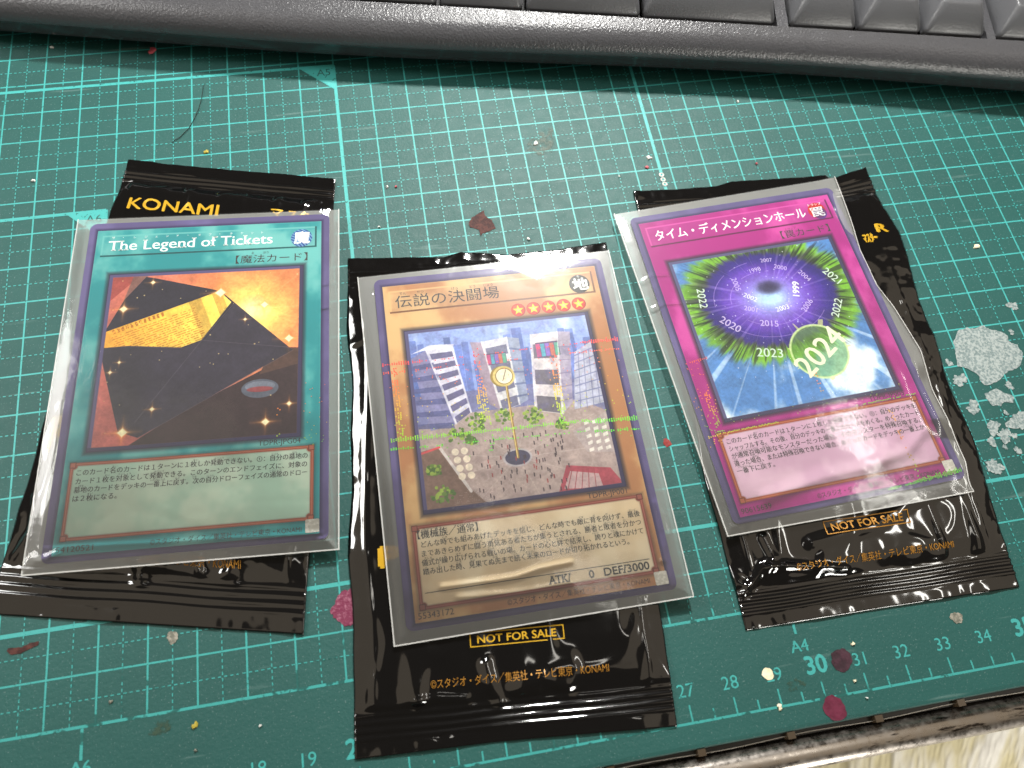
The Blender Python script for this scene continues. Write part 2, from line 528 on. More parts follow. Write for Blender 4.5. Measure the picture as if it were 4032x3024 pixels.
# chain of three tiny white rings
V, F = [], []
for cx, cy in ((29.69, 11.78), (29.70, 11.62), (29.71, 11.46)):
    n = len(V)
    for i in range(14):
        a = 2 * math.pi * i / 14
        for rad, zz in ((0.035, 0.02), (0.055, 0.035), (0.075, 0.02)):
            V.append((cx + rad * math.cos(a), cy + rad * math.sin(a), zz))
    for i in range(14):
        j = (i + 1) % 14
        F += [(n + 3 * i, n + 3 * i + 1, n + 3 * j + 1, n + 3 * j), (n + 3 * i + 1, n + 3 * i + 2, n + 3 * j + 2, n + 3 * j + 1)]
tag(obj('glue_rings', V, F, WHITEC), 'chain of three tiny white rings on the double line above the right pack', 'glue dots')


def tube(P, r, n=6, closed=False):
    P = [Vector(p) for p in P]; V, F = [], []
    for i, p in enumerate(P):
        d = (P[min(i + 1, len(P) - 1)] - P[max(i - 1, 0)]).normalized()
        a = d.cross(Vector((0, 0, 1)))
        a = a.normalized() if a.length > 1e-6 else Vector((1, 0, 0))
        b = a.cross(d)
        for k in range(n):
            t = 2 * math.pi * k / n; q = p + a * (r * math.cos(t)) + b * (r * math.sin(t)); V.append(tuple(q))
    for i in range(len(P) - 1):
        for k in range(n):
            F.append((i * n + k, i * n + (k + 1) % n, (i + 1) * n + (k + 1) % n, (i + 1) * n + k))
    return V, F


HAIR = simple('hair_strand', (0.012, 0.012, 0.01), 0.4).m
hp = [(17.34, 16.47), (17.30, 16.2), (17.27, 15.95), (17.18, 15.56), (17.07, 15.26), (16.93, 14.96), (16.67, 14.65), (16.46, 14.51)]
V, F = tube([(x, y, 0.03) for x, y in hp], 0.009)
tag(obj('hair', V, F, HAIR), 'single curved dark hair on the mat below the A5 mark', 'hair')

# ------------------------------------------------------------------ rail along the desk edge
rail = thing('edge_rail', 'scuffed metal rail along the near edge of the desk', 'rail', (30, -3, -0.6))
tr_ = NT('rail_metal')
sc = tr_.noise(420, 5, 0.75); sc2 = tr_.node('ShaderNodeTexNoise'); sc2.inputs['Scale'].default_value = 260
sc2.inputs['Detail'].default_value = 5; sc2.inputs['Roughness'].default_value = 0.7
tr_.link(tr_.coord(((0.35, 2.0, 2.0), (0, 0, 0))), sc2.inputs['Vector'])
c = tr_.mix(tr_.ramp(sc2.outputs['Fac'], [(0.57, 0.0), (0.64, 1.0)]), (0.46, 0.42, 0.38), (0.05, 0.04, 0.035))
tr_.link(c, tr_.p.inputs['Base Color']); tr_.p.inputs['Metallic'].default_value = 1.0
tr_.link(tr_.ramp(sc, [(0.35, 0.20), (0.65, 0.42)]), tr_.p.inputs['Roughness'])
prof = []
for i in range(15):
    a = math.pi * 0.5 + (i / 14) * math.pi * 1.15 - 0.55
    prof.append((-2.95 + 0.31 * math.cos(a), -0.32 + 0.26 * math.sin(a)))
prof += [(-2.72, -0.75), (-2.60, -0.75), (-2.60, -0.30)]
V, F = [], []
n = len(prof)
for x in (-14.0, 62.0):
    for y, z in prof: V.append((x, y, z))
F = [(i, (i + 1) % n, (i + 1) % n + n, i + n) for i in range(n)] + [tuple(range(n))[::-1], tuple(range(n, 2 * n))]
ro = obj('rail_tube', V, F, tr_.m, rail)
for p_ in ro.data.polygons: p_.use_smooth = len(p_.vertices) == 4
DARKG = simple('dark_gap_plastic', (0.03, 0.028, 0.026), 0.35).m
V, F = box(-14, 62, -2.60, -2.49, -0.7, -0.22); obj('gap_strip', V, F, DARKG, rail)
CLIPM = simple('amber_clip', lin((70, 58, 44)), 0.2, coat=0.8).m
for x in (27.04, 29.0, 30.97, 32.87, 34.8, 25.1):
    V, F = box(x - .10, x + .10, -2.625, -2.485, -0.25, -0.06)
    V = [(a + (0.03 if k > 3 and a < x else 0), b, c) for k, (a, b, c) in enumerate(V)]
    obj('clip', V, F, CLIPM, rail)
WIRE = simple('pale_wire', (0.6, 0.58, 0.54), 0.3, 0.6).m
V, F = tube([(25 + i * 0.5, -2.575 + 0.02 * math.sin(i * 0.9), -0.18) for i in range(30)], 0.010); obj('wire', V, F, WIRE, rail)

# ------------------------------------------------------------------ keyboard
ang = math.radians(10.7); ka, kb = (math.cos(ang), -math.sin(ang)), (math.sin(ang), math.cos(ang))


def K(s, t, z): return (OX + s * ka[0] + t * kb[0], OY + s * ka[1] + t * kb[1], z)


tk = NT('keyboard_plastic')
tk.p.inputs['Base Color'].default_value = (*lin((74, 74, 77)), 1)
tk.p.inputs['Specular IOR Level'].default_value = 0.5
nz = tk.noise(1500, 2, 0.6); tk.link(tk.ramp(tk.noise(300, 3), [(0.3, 0.27), (0.7, 0.38)]), tk.p.inputs['Roughness'])
tk.bump(nz, 0.55, 0.0003); KP = tk.m
tk2 = NT('keycap_plastic')
tk2.p.inputs['Base Color'].default_value = (*lin((90, 91, 94)), 1)
tk2.link(tk2.ramp(tk2.noise(200, 3), [(0.3, 0.33), (0.7, 0.42)]), tk2.p.inputs['Roughness'])
tk2.bump(tk2.noise(1700, 2, 0.6), 0.3, 0.0002); KC = tk2.m
DK = simple('keyboard_well', (0.006, 0.006, 0.006), 0.6).m
KL = simple('keyboard_base_plastic', (0.028, 0.03, 0.032), 0.16, spec=0.7).m
kbd = thing('keyboard', 'dark grey plastic computer keyboard across the top of the photo', 'keyboard', K(0, 12, 0))
ss = np.array([-24, -19.5, -14.6, -10, -4.8, -0.4, 4.6, 9.3, 14.6, 19, 23]); ft = np.array([8.25, 8.15, 8.02, 7.9, 7.82, 7.95, 8.10, 8.13, 7.95, 7.9, 7.9])
SS = np.linspace(-24, 23, 95)
FT = np.interp(SS, ss, ft); FT = np.convolve(np.pad(FT, 6, 'edge'), np.ones(13) / 13, 'valid')


def sweep(prof, name, mat, closed=True):
    V, F = [], []; n = len(prof)
    for s, f in zip(SS, FT):
        for t, z, ab in prof: V.append(K(s, t if ab else f + t, z))
    for i in range(len(SS) - 1):
        for k in range(n if closed else n - 1):
            a = i * n + k; b = i * n + (k + 1) % n; F.append((a, a + n, b + n, b))
    F += [tuple(range(n)), tuple(range(len(V) - 1, len(V) - 1 - n, -1))]
    o = obj(name, V, F, mat, kbd, smooth=True)
    return o


case_prof = [(0.03, 0.80, 0), (-0.015, 0.84, 0), (-0.03, 0.92, 0), (0.0, 1.04, 0), (0.07, 1.17, 0), (0.17, 1.28, 0), (0.30, 1.37, 0), (0.44, 1.425, 0), (0.58, 1.455, 0),
             (8.82, 1.50, 1), (8.82, 1.0, 1), (8.7, 0.80, 1)]
o = sweep(case_prof, 'case_top', KP)
o.data.polygons.foreach_set('use_smooth', [len(p.vertices) == 4 for p in o.data.polygons])
import bmesh
bm = bmesh.new(); bm.from_mesh(o.data)
for e in bm.edges:
    if len(e.link_faces) == 2 and e.calc_face_angle(0) > 0.9: e.smooth = False
bmesh.ops.recalc_face_normals(bm, faces=bm.faces); bm.to_mesh(o.data); bm.free()
sweep([(0.05, 0.785, 0), (0.07, 0.50, 0), (0.10, 0.38, 0), (0.18, 0.34, 0), (10, 0.34, 1), (10, 0.785, 1)], 'case_bottom', KL).data.polygons.foreach_set('use_smooth', [False] * (94 * 6 + 2))
V, F = merge(([K(-24, 8.83, 1.0), K(23, 8.83, 1.0), K(23, 13, 1.0), K(-24, 13, 1.0)], [(0, 1, 2, 3)]))
obj('key_well', V, F, DK, kbd)
# back of the case and the divider between the key blocks
for s0, s1 in ((7.12, 7.44), (13.26, 13.52)):
    V = [K(s0, 8.82, 1.5), K(s1, 8.82, 1.5), K(s1, 13, 1.52), K(s0, 13, 1.52), K(s0, 8.86, 1.0), K(s1, 8.86, 1.0), K(s1, 13, 1.0), K(s0, 13, 1.0)]
    obj('case_divider', V, [(0, 1, 2, 3), (4, 5, 1, 0), (5, 6, 2, 1), (7, 4, 0, 3)], KP, kbd)
for s in (-20, 20):
    V, F = box(0, 1, 0, 1, 0, 1); V = [K(s + a * 2, 9 + b * 2, 0.002 + c * 0.34) for a, b, c in V]; obj('rubber_foot', V, F, DK, kbd)


def rr_loop(x0, x1, y0, y1, r, n=4):
    P = []
    for cx, cy, a0 in ((x1 - r, y0 + r, -90), (x1 - r, y1 - r, 0), (x0 + r, y1 - r, 90), (x0 + r, y0 + r, 180)):
        for i in range(n + 1):
            a = math.radians(a0 + 90 * i / n); P.append((cx + r * math.cos(a), cy + r * math.sin(a)))
    return P


def keycap(s0, s1, t0=8.93, d=1.84, dish=0.07, inset=0.24):
    loops = [(0, 0.0, 1.34, .13), (0, 0.0, 1.50, .13), (0.03, 0.02, 1.60, .13), (inset * .93, 0.42, 2.12, .2), (inset * 1.05, 0.50, 2.175, .2), (inset * 1.4, 0.60, 2.16, .2)]
    V, F = [], []; n = 20
    for ins, insf, z, r in loops:
        L = rr_loop(s0 + ins, s1 - ins, t0 + insf, t0 + d - ins * .6, r)
        for (a, b) in L: V.append(K(a, b, z))
    for k in range(len(loops) - 1):
        for i in range(n): F.append((k * n + i, k * n + (i + 1) % n, (k + 1) * n + (i + 1) % n, (k + 1) * n + i))
    # dished top grid
    m = len(V); cx = (s0 + s1) / 2; hw = (s1 - s0) / 2 - inset * 1.4
    base = (len(loops) - 1) * n
    V.append(K(cx, t0 + d / 2, 2.16 - dish)); c0 = m
    ring = []
    for i in range(n):
        a = base + i
        F.append((a, base + (i + 1) % n, c0))
    return V, F


keys = [(-16.0, -8.38), (-8.27, -5.97), (-5.87, -2.58), (-2.47, -0.16), (-0.06, 3.18), (3.28, 7.05), (7.52, 9.40), (9.50, 11.31), (11.41, 13.18), (13.60, 17.3), (17.4, 19.2)]
for i, (a, b) in enumerate(keys):
    V, F = keycap(a, b, dish=0.10 if 6 <= i <= 8 or i > 8 else 0.03, inset=0.30 if i >= 6 else 0.22)
    o = obj('keycap', V, F, KC, kbd, smooth=True)
    md = o.modifiers.new('bev', 'BEVEL'); md.width = 0.0004; md.segments = 2; md.limit_method = 'ANGLE'; md.angle_limit = math.radians(35)


# ------------------------------------------------------------------ noise for heights and print
def vnoise(x, y, seed=0):
    r = np.random.RandomState(seed); G = r.rand(97, 97)
    xi = np.floor(x).astype(int); yi = np.floor(y).astype(int); fx = x - xi; fy = y - yi
    fx = fx * fx * (3 - 2 * fx); fy = fy * fy * (3 - 2 * fy)
    g = lambda a, b: G[a % 97, b % 97]
    return (g(xi, yi) * (1 - fx) * (1 - fy) + g(xi + 1, yi) * fx * (1 - fy) + g(xi, yi + 1) * (1 - fx) * fy + g(xi + 1, yi + 1) * fx * fy)


def fnoise(x, y, seed=0, o=4):
    a = 0; w = 0.5; t = 0
    for i in range(o): a = a + w * vnoise(x * 2 ** i + 13.1 * i, y * 2 ** i + 7.7 * i, seed + i); t += w; w *= 0.5
    return a / t


def sst(a, b, x):
    t = np.clip((x - a) / (b - a), 0, 1); return t * t * (3 - 2 * t)


def seg_dist(P, poly):
    d = np.full(len(P), 1e9)
    for (ax, ay), (bx, by) in zip(poly[:-1], poly[1:]):
        vx, vy = bx - ax, by - ay; L = vx * vx + vy * vy
        t = np.clip(((P[:, 0] - ax) * vx + (P[:, 1] - ay) * vy) / L, 0, 1)
        d = np.minimum(d, np.hypot(P[:, 0] - ax - t * vx, P[:, 1] - ay - t * vy))
    return d


def grid(w, h, nx, ny):
    u, v = np.meshgrid(np.linspace(0, w, nx), np.linspace(0, h, ny))
    P = np.column_stack([u.ravel(), v.ravel()])
    F = []
    for j in range(ny - 1):
        for i in range(nx - 1):
            a = j * nx + i; F.append((a, a + 1, a + nx + 1, a + nx))
    return P, F


# ------------------------------------------------------------------ booster packs
tp = NT('black_foil')
tp.p.inputs['Base Color'].default_value = (0.004, 0.0038, 0.004, 1)
tp.p.inputs['Roughness'].default_value = 0.07; tp.p.inputs['IOR'].default_value = 1.9
FOIL = tp.m
tg = NT('gold_print'); tg.p.inputs['Base Color'].default_value = (*lin((214, 168, 40)), 1)
tg.p.inputs['Roughness'].default_value = 0.35; tg.p.inputs['Metallic'].default_value = 0.25; GOLD = tg.m
GOLD2 = simple('dull_gold_print', lin((176, 124, 46)), 0.4, 0.3).m

PW, PH = 6.6, 11.8
PACKS = {
    'L': dict(c=[(15.355, 14.031), (20.76, 12.703), (19.194, 1.071), (12.751, 2.528)], seed=11,
              label='black foil pack under the sleeved turquoise card on the left', top=[(0, 0), (3.26, -.03), (5.1, .03), (6.6, 0)], bot=[(0, 0), (6.6, 0)]),
    'C': dict(c=[(20.878, 10.191), (27.669, 9.799), (26.64, -1.98), (20.045, -1.495)], seed=23,
              label='black foil pack under the sleeved tan card in the middle', top=[(0, 0), (2.4, -.15), (2.84, -.03), (4.0, -.19), (5.48, -.13), (5.56, -.10), (6.6, 0)], bot=[(0, 0), (2.75, .06), (4.4, .04), (6.6, 0)]),
    'R': dict(c=[(28.754, 11.303), (35.612, 11.297), (35.122, -0.466), (28.613, -0.367)], seed=37,
              label='black foil pack under the sleeved magenta card on the right', top=[(0, 0), (2.28, -.12), (2.75, -.02), (5.38, -.14), (5.44, -.24), (5.64, -.24), (6.6, 0)], bot=[(0, 0), (3.3, .02), (6.6, 0)]),
}


def pack_height(P, seed, kind):
    u, v = P[:, 0], P[:, 1]
    side = np.minimum(u, PW - u)
    body = sst(0.75, 1.35, v) * (1 - sst(10.55, 11.05, v))
    z = 0.055 + 0.135 * body * (1 - np.exp(-np.maximum(side, 0) / 0.32))
    z += body * 0.05 * (fnoise(u * 0.55, v * 0.45, seed, 2) - 0.5)
    # creases running from the seals into the body
    r1 = 1 - np.abs(2 * fnoise(u * 1.1 + 3, v * 0.5, seed + 5, 2) - 1)
    r2 = 1 - np.abs(2 * fnoise(u * 0.8 - v * 0.5, v * 0.8 + u * 0.3, seed + 9, 1) - 1)
    near = np.exp(-np.abs(v - 1.0) / 0.75) + np.exp(-np.abs(v - 10.9) / 0.5)
    z += 0.085 * near * (sst(0.55, 1.0, r1) ** 2) * sst(0.8, 1.0, v) * (1 - sst(10.7, 11.05, v))
    z += 0.012 * sst(0.72, 1.0, r2) * body
    # crumpled side strips
    e = np.exp(-side / 0.45) * body
    amp = {'R': 0.16, 'L': 0.07, 'C': 0.03}[kind]
    if kind == 'R': e = e * np.where(u > 3.3, 1.0, 0.35)
    z += amp * e * (fnoise(u * 1.6, v * 1.1, seed + 17, 4) - 0.5)
    # one long soft fold down each side
    z += 0.018 * np.exp(-((side - 0.38 - 0.06 * np.sin(v * 0.9)) / 0.05) ** 2) * body
    if kind == 'C':
        z += 0.07 * np.exp(-(seg_dist(P, [(1.3, 0.98), (1.7, 1.02), (2.3, 0.95)]) / 0.10) ** 2)
        z += 0.06 * np.exp(-(seg_dist(P, [(2.75, 1.6), (2.85, 1.1), (3.0, .85)]) / 0.12) ** 2)
        z += 0.05 * np.exp(-(seg_dist(P, [(3.3, 1.05), (3.9, 1.2), (4.4, .95)]) / 0.14) ** 2)
    if kind == 'R':
        z += 0.10 * np.exp(-(seg_dist(P, [(0.15, .8), (.7, 1.3), (1.3, 1.25), (2.6, 1.0)]) / 0.09) ** 2)
        z += 0.06 * np.exp(-(seg_dist(P, [(0.9, 2.0), (1.0, 1.5), (0.75, 1.15)]) / 0.09) ** 2)
        z += 0.07 * np.exp(-(seg_dist(P, [(2.0, 1.7), (3.6, 1.9), (4.6, 2.3), (5.7, 2.6)]) / 0.16) ** 2)
    if kind == 'L':
        z += 0.09 * np.exp(-(seg_dist(P, [(2.9, 1.05), (3.0, .8)]) / 0.14) ** 2)
        z += 0.05 * np.exp(-(seg_dist(P, [(3.5, 1.0), (4.2, .93), (5.0, .9)]) / 0.12) ** 2)
        z += 0.05 * np.exp(-(seg_dist(P, [(0.3, 2.2), (0.5, 1.5), (0.2, 1.0)]) / 0.08) ** 2)
    # crimped seals
    for a, b in ((0.30, 0.84), (10.98, 11.45)):
        m = sst(a - 0.03, a + 0.03, v) * (1 - sst(b - 0.03, b + 0.03, v))
        z += 0.017 * m * np.sin((v - a + 0.012 * np.sin(u * 2 + seed)) / 0.155 * 2 * math.pi) * (.6 + .8 * fnoise(u * 1.3, v * 2, seed + 40, 2))
        z += 0.012 * m
    # rippled free flaps
    fl_ = (1 - sst(0.18, 0.34, v)) + sst(11.42, 11.6, v)
    z += fl_ * 0.10 * (fnoise(u * 1.7, v * 1.6 + seed, seed + 3, 3) - 0.42) * (0.6 + 0.4 * np.cos(u * 1.1 + seed))
    z = np.maximum(z, 0.03)
    lim = 0.262
    under = sst(1.4, 2.2, v)
    cap_ = lim + (1 - under) * 0.15
    k = 0.03
    if kind == 'R': cap_ = cap_ - 0.012
    z = -k * np.log(np.exp(-z / k) + np.exp(-cap_ / k))
    return np.maximum(z, 0.02)


def pack(kind):
    d = PACKS[kind]; f0 = mapper(d['c'], PW, PH); seed = d['seed']
    tx, ty = zip(*d['top']); bx, by = zip(*d['bot'])

    def f(P):
        P = np.array(P, float)[:, :2].copy()
        dy = np.interp(P[:, 0], tx, ty) * sst(10.6, 11.8, P[:, 1]) + np.interp(P[:, 0], bx, by) * (1 - sst(0, .6, P[:, 1]))
        edge = np.clip(1 - np.minimum(P[:, 0], PW - P[:, 0]) / 0.5, 0, 1)
        sg = np.where(P[:, 0] > PW / 2, 1, -1)
        bulge = (0.05 * np.sin(P[:, 1] * 0.9 + seed) + 0.03 * np.sin(P[:, 1] * 2.3 + seed)) * edge * sg * sst(.8, 2, P[:, 1]) * (1 - sst(9.5, 11, P[:, 1]))
        if kind == 'R': bulge = bulge + 0.16 * edge * (sg > 0) * sst(.6, 4, P[:, 1]) * (1 - sst(9.5, 11.2, P[:, 1]))
        return f0(np.column_stack([P[:, 0] + bulge, P[:, 1] + dy]))
    c0 = f([(PW / 2, PH / 2)])[0]
    root = thing('foil_pack', d['label'], 'card pack', (c0[0], c0[1], 0.0), 'black foil card packs')
    P, F = grid(PW, PH, 190, 340)
    z = pack_height(P, seed, kind)
    XY = f(P)
    V = np.column_stack([XY, z]); n = len(V); nx, ny = 190, 340
    # underside: flat film just above the mat, joined at the rim
    rim = [i for i in range(nx)] + [j * nx + nx - 1 for j in range(1, ny)] + [(ny - 1) * nx + i for i in range(nx - 2, -1, -1)] + [j * nx for j in range(ny - 2, 0, -1)]
    low = V[rim].copy(); low[:, 2] = 0.018
    V = np.vstack([V, low]); F = list(F)
    m = len(rim)
    for i in range(m): F.append((rim[i], n + i, n + (i + 1) % m, rim[(i + 1) % m]))
    F.append(tuple(range(n + m - 1, n - 1, -1)))
    film = obj('wrapper', V, F, FOIL, root, smooth=True)
    film.data.polygons[len(film.data.polygons) - 1].use_smooth = False
    zf = lambda Q_: pack_height(np.asarray(Q_, float), seed, kind) + 0.013

    def dense(v2, f2, it=2):
        # split long edges so print follows the film
        bm = bmesh.new(); vs = [bm.verts.new((a[0], a[1], a[2] if len(a) > 2 else 0)) for a in v2]
        for g in f2:
            try: bm.faces.new([vs[i] for i in g])
            except ValueError: pass
        for _ in range(it):
            ed = [e for e in bm.edges if e.calc_length() > 0.07]
            if ed: bmesh.ops.subdivide_edges(bm, edges=ed, cuts=1)
        bmesh.ops.triangulate(bm, faces=bm.faces)
        bm.verts.index_update(); a = np.array([(v.co.x, v.co.y, v.co.z) for v in bm.verts]); b = [tuple(v.index for v in q.verts) for q in bm.faces]
        bm.free(); return a, b

    def put(name, vf, mat, label=None):
        a, b = dense(*vf); obj(name, lift(a, f, zf), b, mat, root, label=label)
    COPY = '©スタジオ・ダイス／集英社・テレビ東京・KONAMI'
    if kind == 'L':
        put('maker_name', text('KONAMI', 0.47, 9.93, 0.37, 3.17, bold=0.022), GOLD)
        put('copyright_line', text(COPY, 1.35, 1.05, 0.20, 5.14, ref='C'), GOLD2)
        put('gold_emblem', tmerge(text('マ', 4.75, 10.08, 0.3, 5.1, ref='C', bold=0.03), text('スタ', 5.25, 10.1, 0.26, 5.9, ref='C', bold=0.03)), GOLD)
        put('gold_letter', text('P', 0.25, 3.2, 0.7, 0.55, bold=0.05), GOLD)
    if kind == 'C':
        put('gold_letter', text('P', 0.62, 3.85, 0.40, 1.05, bold=0.08), GOLD)
    if kind == 'R':
        put('gold_letter', text('R', 6.15, 9.65, 0.24, 6.38, bold=0.05), GOLD)
        put('gold_emblem', text('マスター', 5.72, 9.35, 0.28, 6.1, ref='C', bold=0.05), GOLD)
    if kind in 'CR':
        y0, y1, x0, x1 = (1.96, 2.265, 2.45, 4.45) if kind == 'C' else (1.83, 2.16, 2.38, 4.46)
        b = 0.022
        q = [(x0, y0), (x1, y0), (x1, y1), (x0, y1)]; i_ = [(x0 + b, y0 + b), (x1 - b, y0 + b), (x1 - b, y1 - b), (x0 + b, y1 - b)]
        put('stamp_frame', (np.array(q + i_), [(0, 1, 5, 4), (1, 2, 6, 5), (2, 3, 7, 6), (3, 0, 4, 7)]), GOLD if kind == 'C' else GOLD2)
        put('stamp_text', text('NOT FOR SALE', x0 + 0.16, y0 + 0.075, y1 - y0 - 0.15, x1 - 0.17, bold=0.02), GOLD if kind == 'C' else GOLD2)
        put('copyright_line', text(COPY, 1.59 if kind == 'C' else 1.44, 1.20 if kind == 'C' else 1.10, 0.19, 5.31, ref='C'), GOLD2)
    return root


for k in 'LCR': pack(k)

# ------------------------------------------------------------------ printed card faces (computed pictures)
CW, CH, RES = 5.9, 8.6, 170
IW, IH = int(CW * RES), int(CH * RES)
gx, gy = np.meshgrid((np.arange(IW) + 0.5) / RES, (np.arange(IH) + 0.5) / RES)


def C3(c): return np.array(c, float) / 255.0


class Img:
    def __init__(s): s.a = np.zeros((IH, IW, 3))

    def fill(s, mask, col, alpha=1.0):
        mask = np.asarray(mask, float)
        js = np.flatnonzero(mask.any(1))
        if len(js) == 0: return
        j0, j1 = js[0], js[-1] + 1; cs = np.flatnonzero(mask[j0:j1].any(0)); i0, i1 = cs[0], cs[-1] + 1
        m = (mask[j0:j1, i0:i1] * alpha)[..., None]
        col = col[j0:j1, i0:i1] if isinstance(col, np.ndarray) and col.ndim == 3 else C3(col)
        s.a[j0:j1, i0:i1] = s.a[j0:j1, i0:i1] * (1 - m) + col * m

    def add(s, mask, col): s.a = s.a + mask[..., None] * C3(col)


def inside(x0, y0, x1, y1):
    return np.minimum(np.minimum(gx - x0, x1 - gx), np.minimum(gy - y0, y1 - gy))


def aa(d, w=0.006): return np.clip(d / w + 0.5, 0, 1)


def poly(pts):
    """even-odd polygon mask, computed in its own bounding box"""
    P = np.array(pts, float); m = np.zeros_like(gx, bool)
    j0, j1 = max(int(P[:, 1].min() * RES) - 1, 0), min(int(P[:, 1].max() * RES) + 2, IH)
    i0, i1 = max(int(P[:, 0].min() * RES) - 1, 0), min(int(P[:, 0].max() * RES) + 2, IW)
    if j1 <= j0 or i1 <= i0: return m.astype(float)
    X_, Y_ = gx[j0:j1, i0:i1], gy[j0:j1, i0:i1]; r = np.zeros(X_.shape, bool)
    n = len(P)
    for i in range(n):
        (ax, ay), (bx, by) = P[i], P[(i + 1) % n]
        if ay == by: continue
        c = ((ay > Y_) != (by > Y_)) & (X_ < (bx - ax) * (Y_ - ay) / (by - ay) + ax)
        r ^= c
    m[j0:j1, i0:i1] = r
    return m.astype(float)


def line(ax, ay, bx, by, w):
    vx, vy = bx - ax, by - ay; L = vx * vx + vy * vy
    t = np.clip(((gx - ax) * vx + (gy - ay) * vy) / L, 0, 1)
    return aa(w / 2 - np.hypot(gx - ax - t * vx, gy - ay - t * vy))


def disc(cx, cy, r, ry=None):
    ry = ry or r; return aa((1 - np.hypot((gx - cx) / r, (gy - cy) / ry)) * min(r, ry))


def glint(cx, cy, r):
    dx, dy = np.abs(gx - cx), np.abs(gy - cy)
    return np.clip(1.25 * np.exp(-dy / (r * .09)) * np.exp(-dx / (r * .45)) * (dx < r) + 1.25 * np.exp(-dx / (r * .09)) * np.exp(-dy / (r * .4)) * (dy < r)
                   + np.exp(-(dx ** 2 + dy ** 2) / (r * .16) ** 2), 0, 1)


PAL = {'L': dict(a=(34, 148, 152), b=(112, 188, 184), d=(22, 112, 116), box=(174, 202, 184), box2=(198, 214, 196), rim=(160, 80, 54)),
       'C': dict(a=(186, 134, 90), b=(218, 184, 132), d=(150, 98, 62), box=(222, 202, 168), box2=(232, 218, 190), rim=(142, 70, 56)),
       'R': dict(a=(170, 34, 132), b=(204, 78, 164), d=(130, 22, 100), box=(208, 172, 194), box2=(222, 192, 208), rim=(160, 78, 44))}


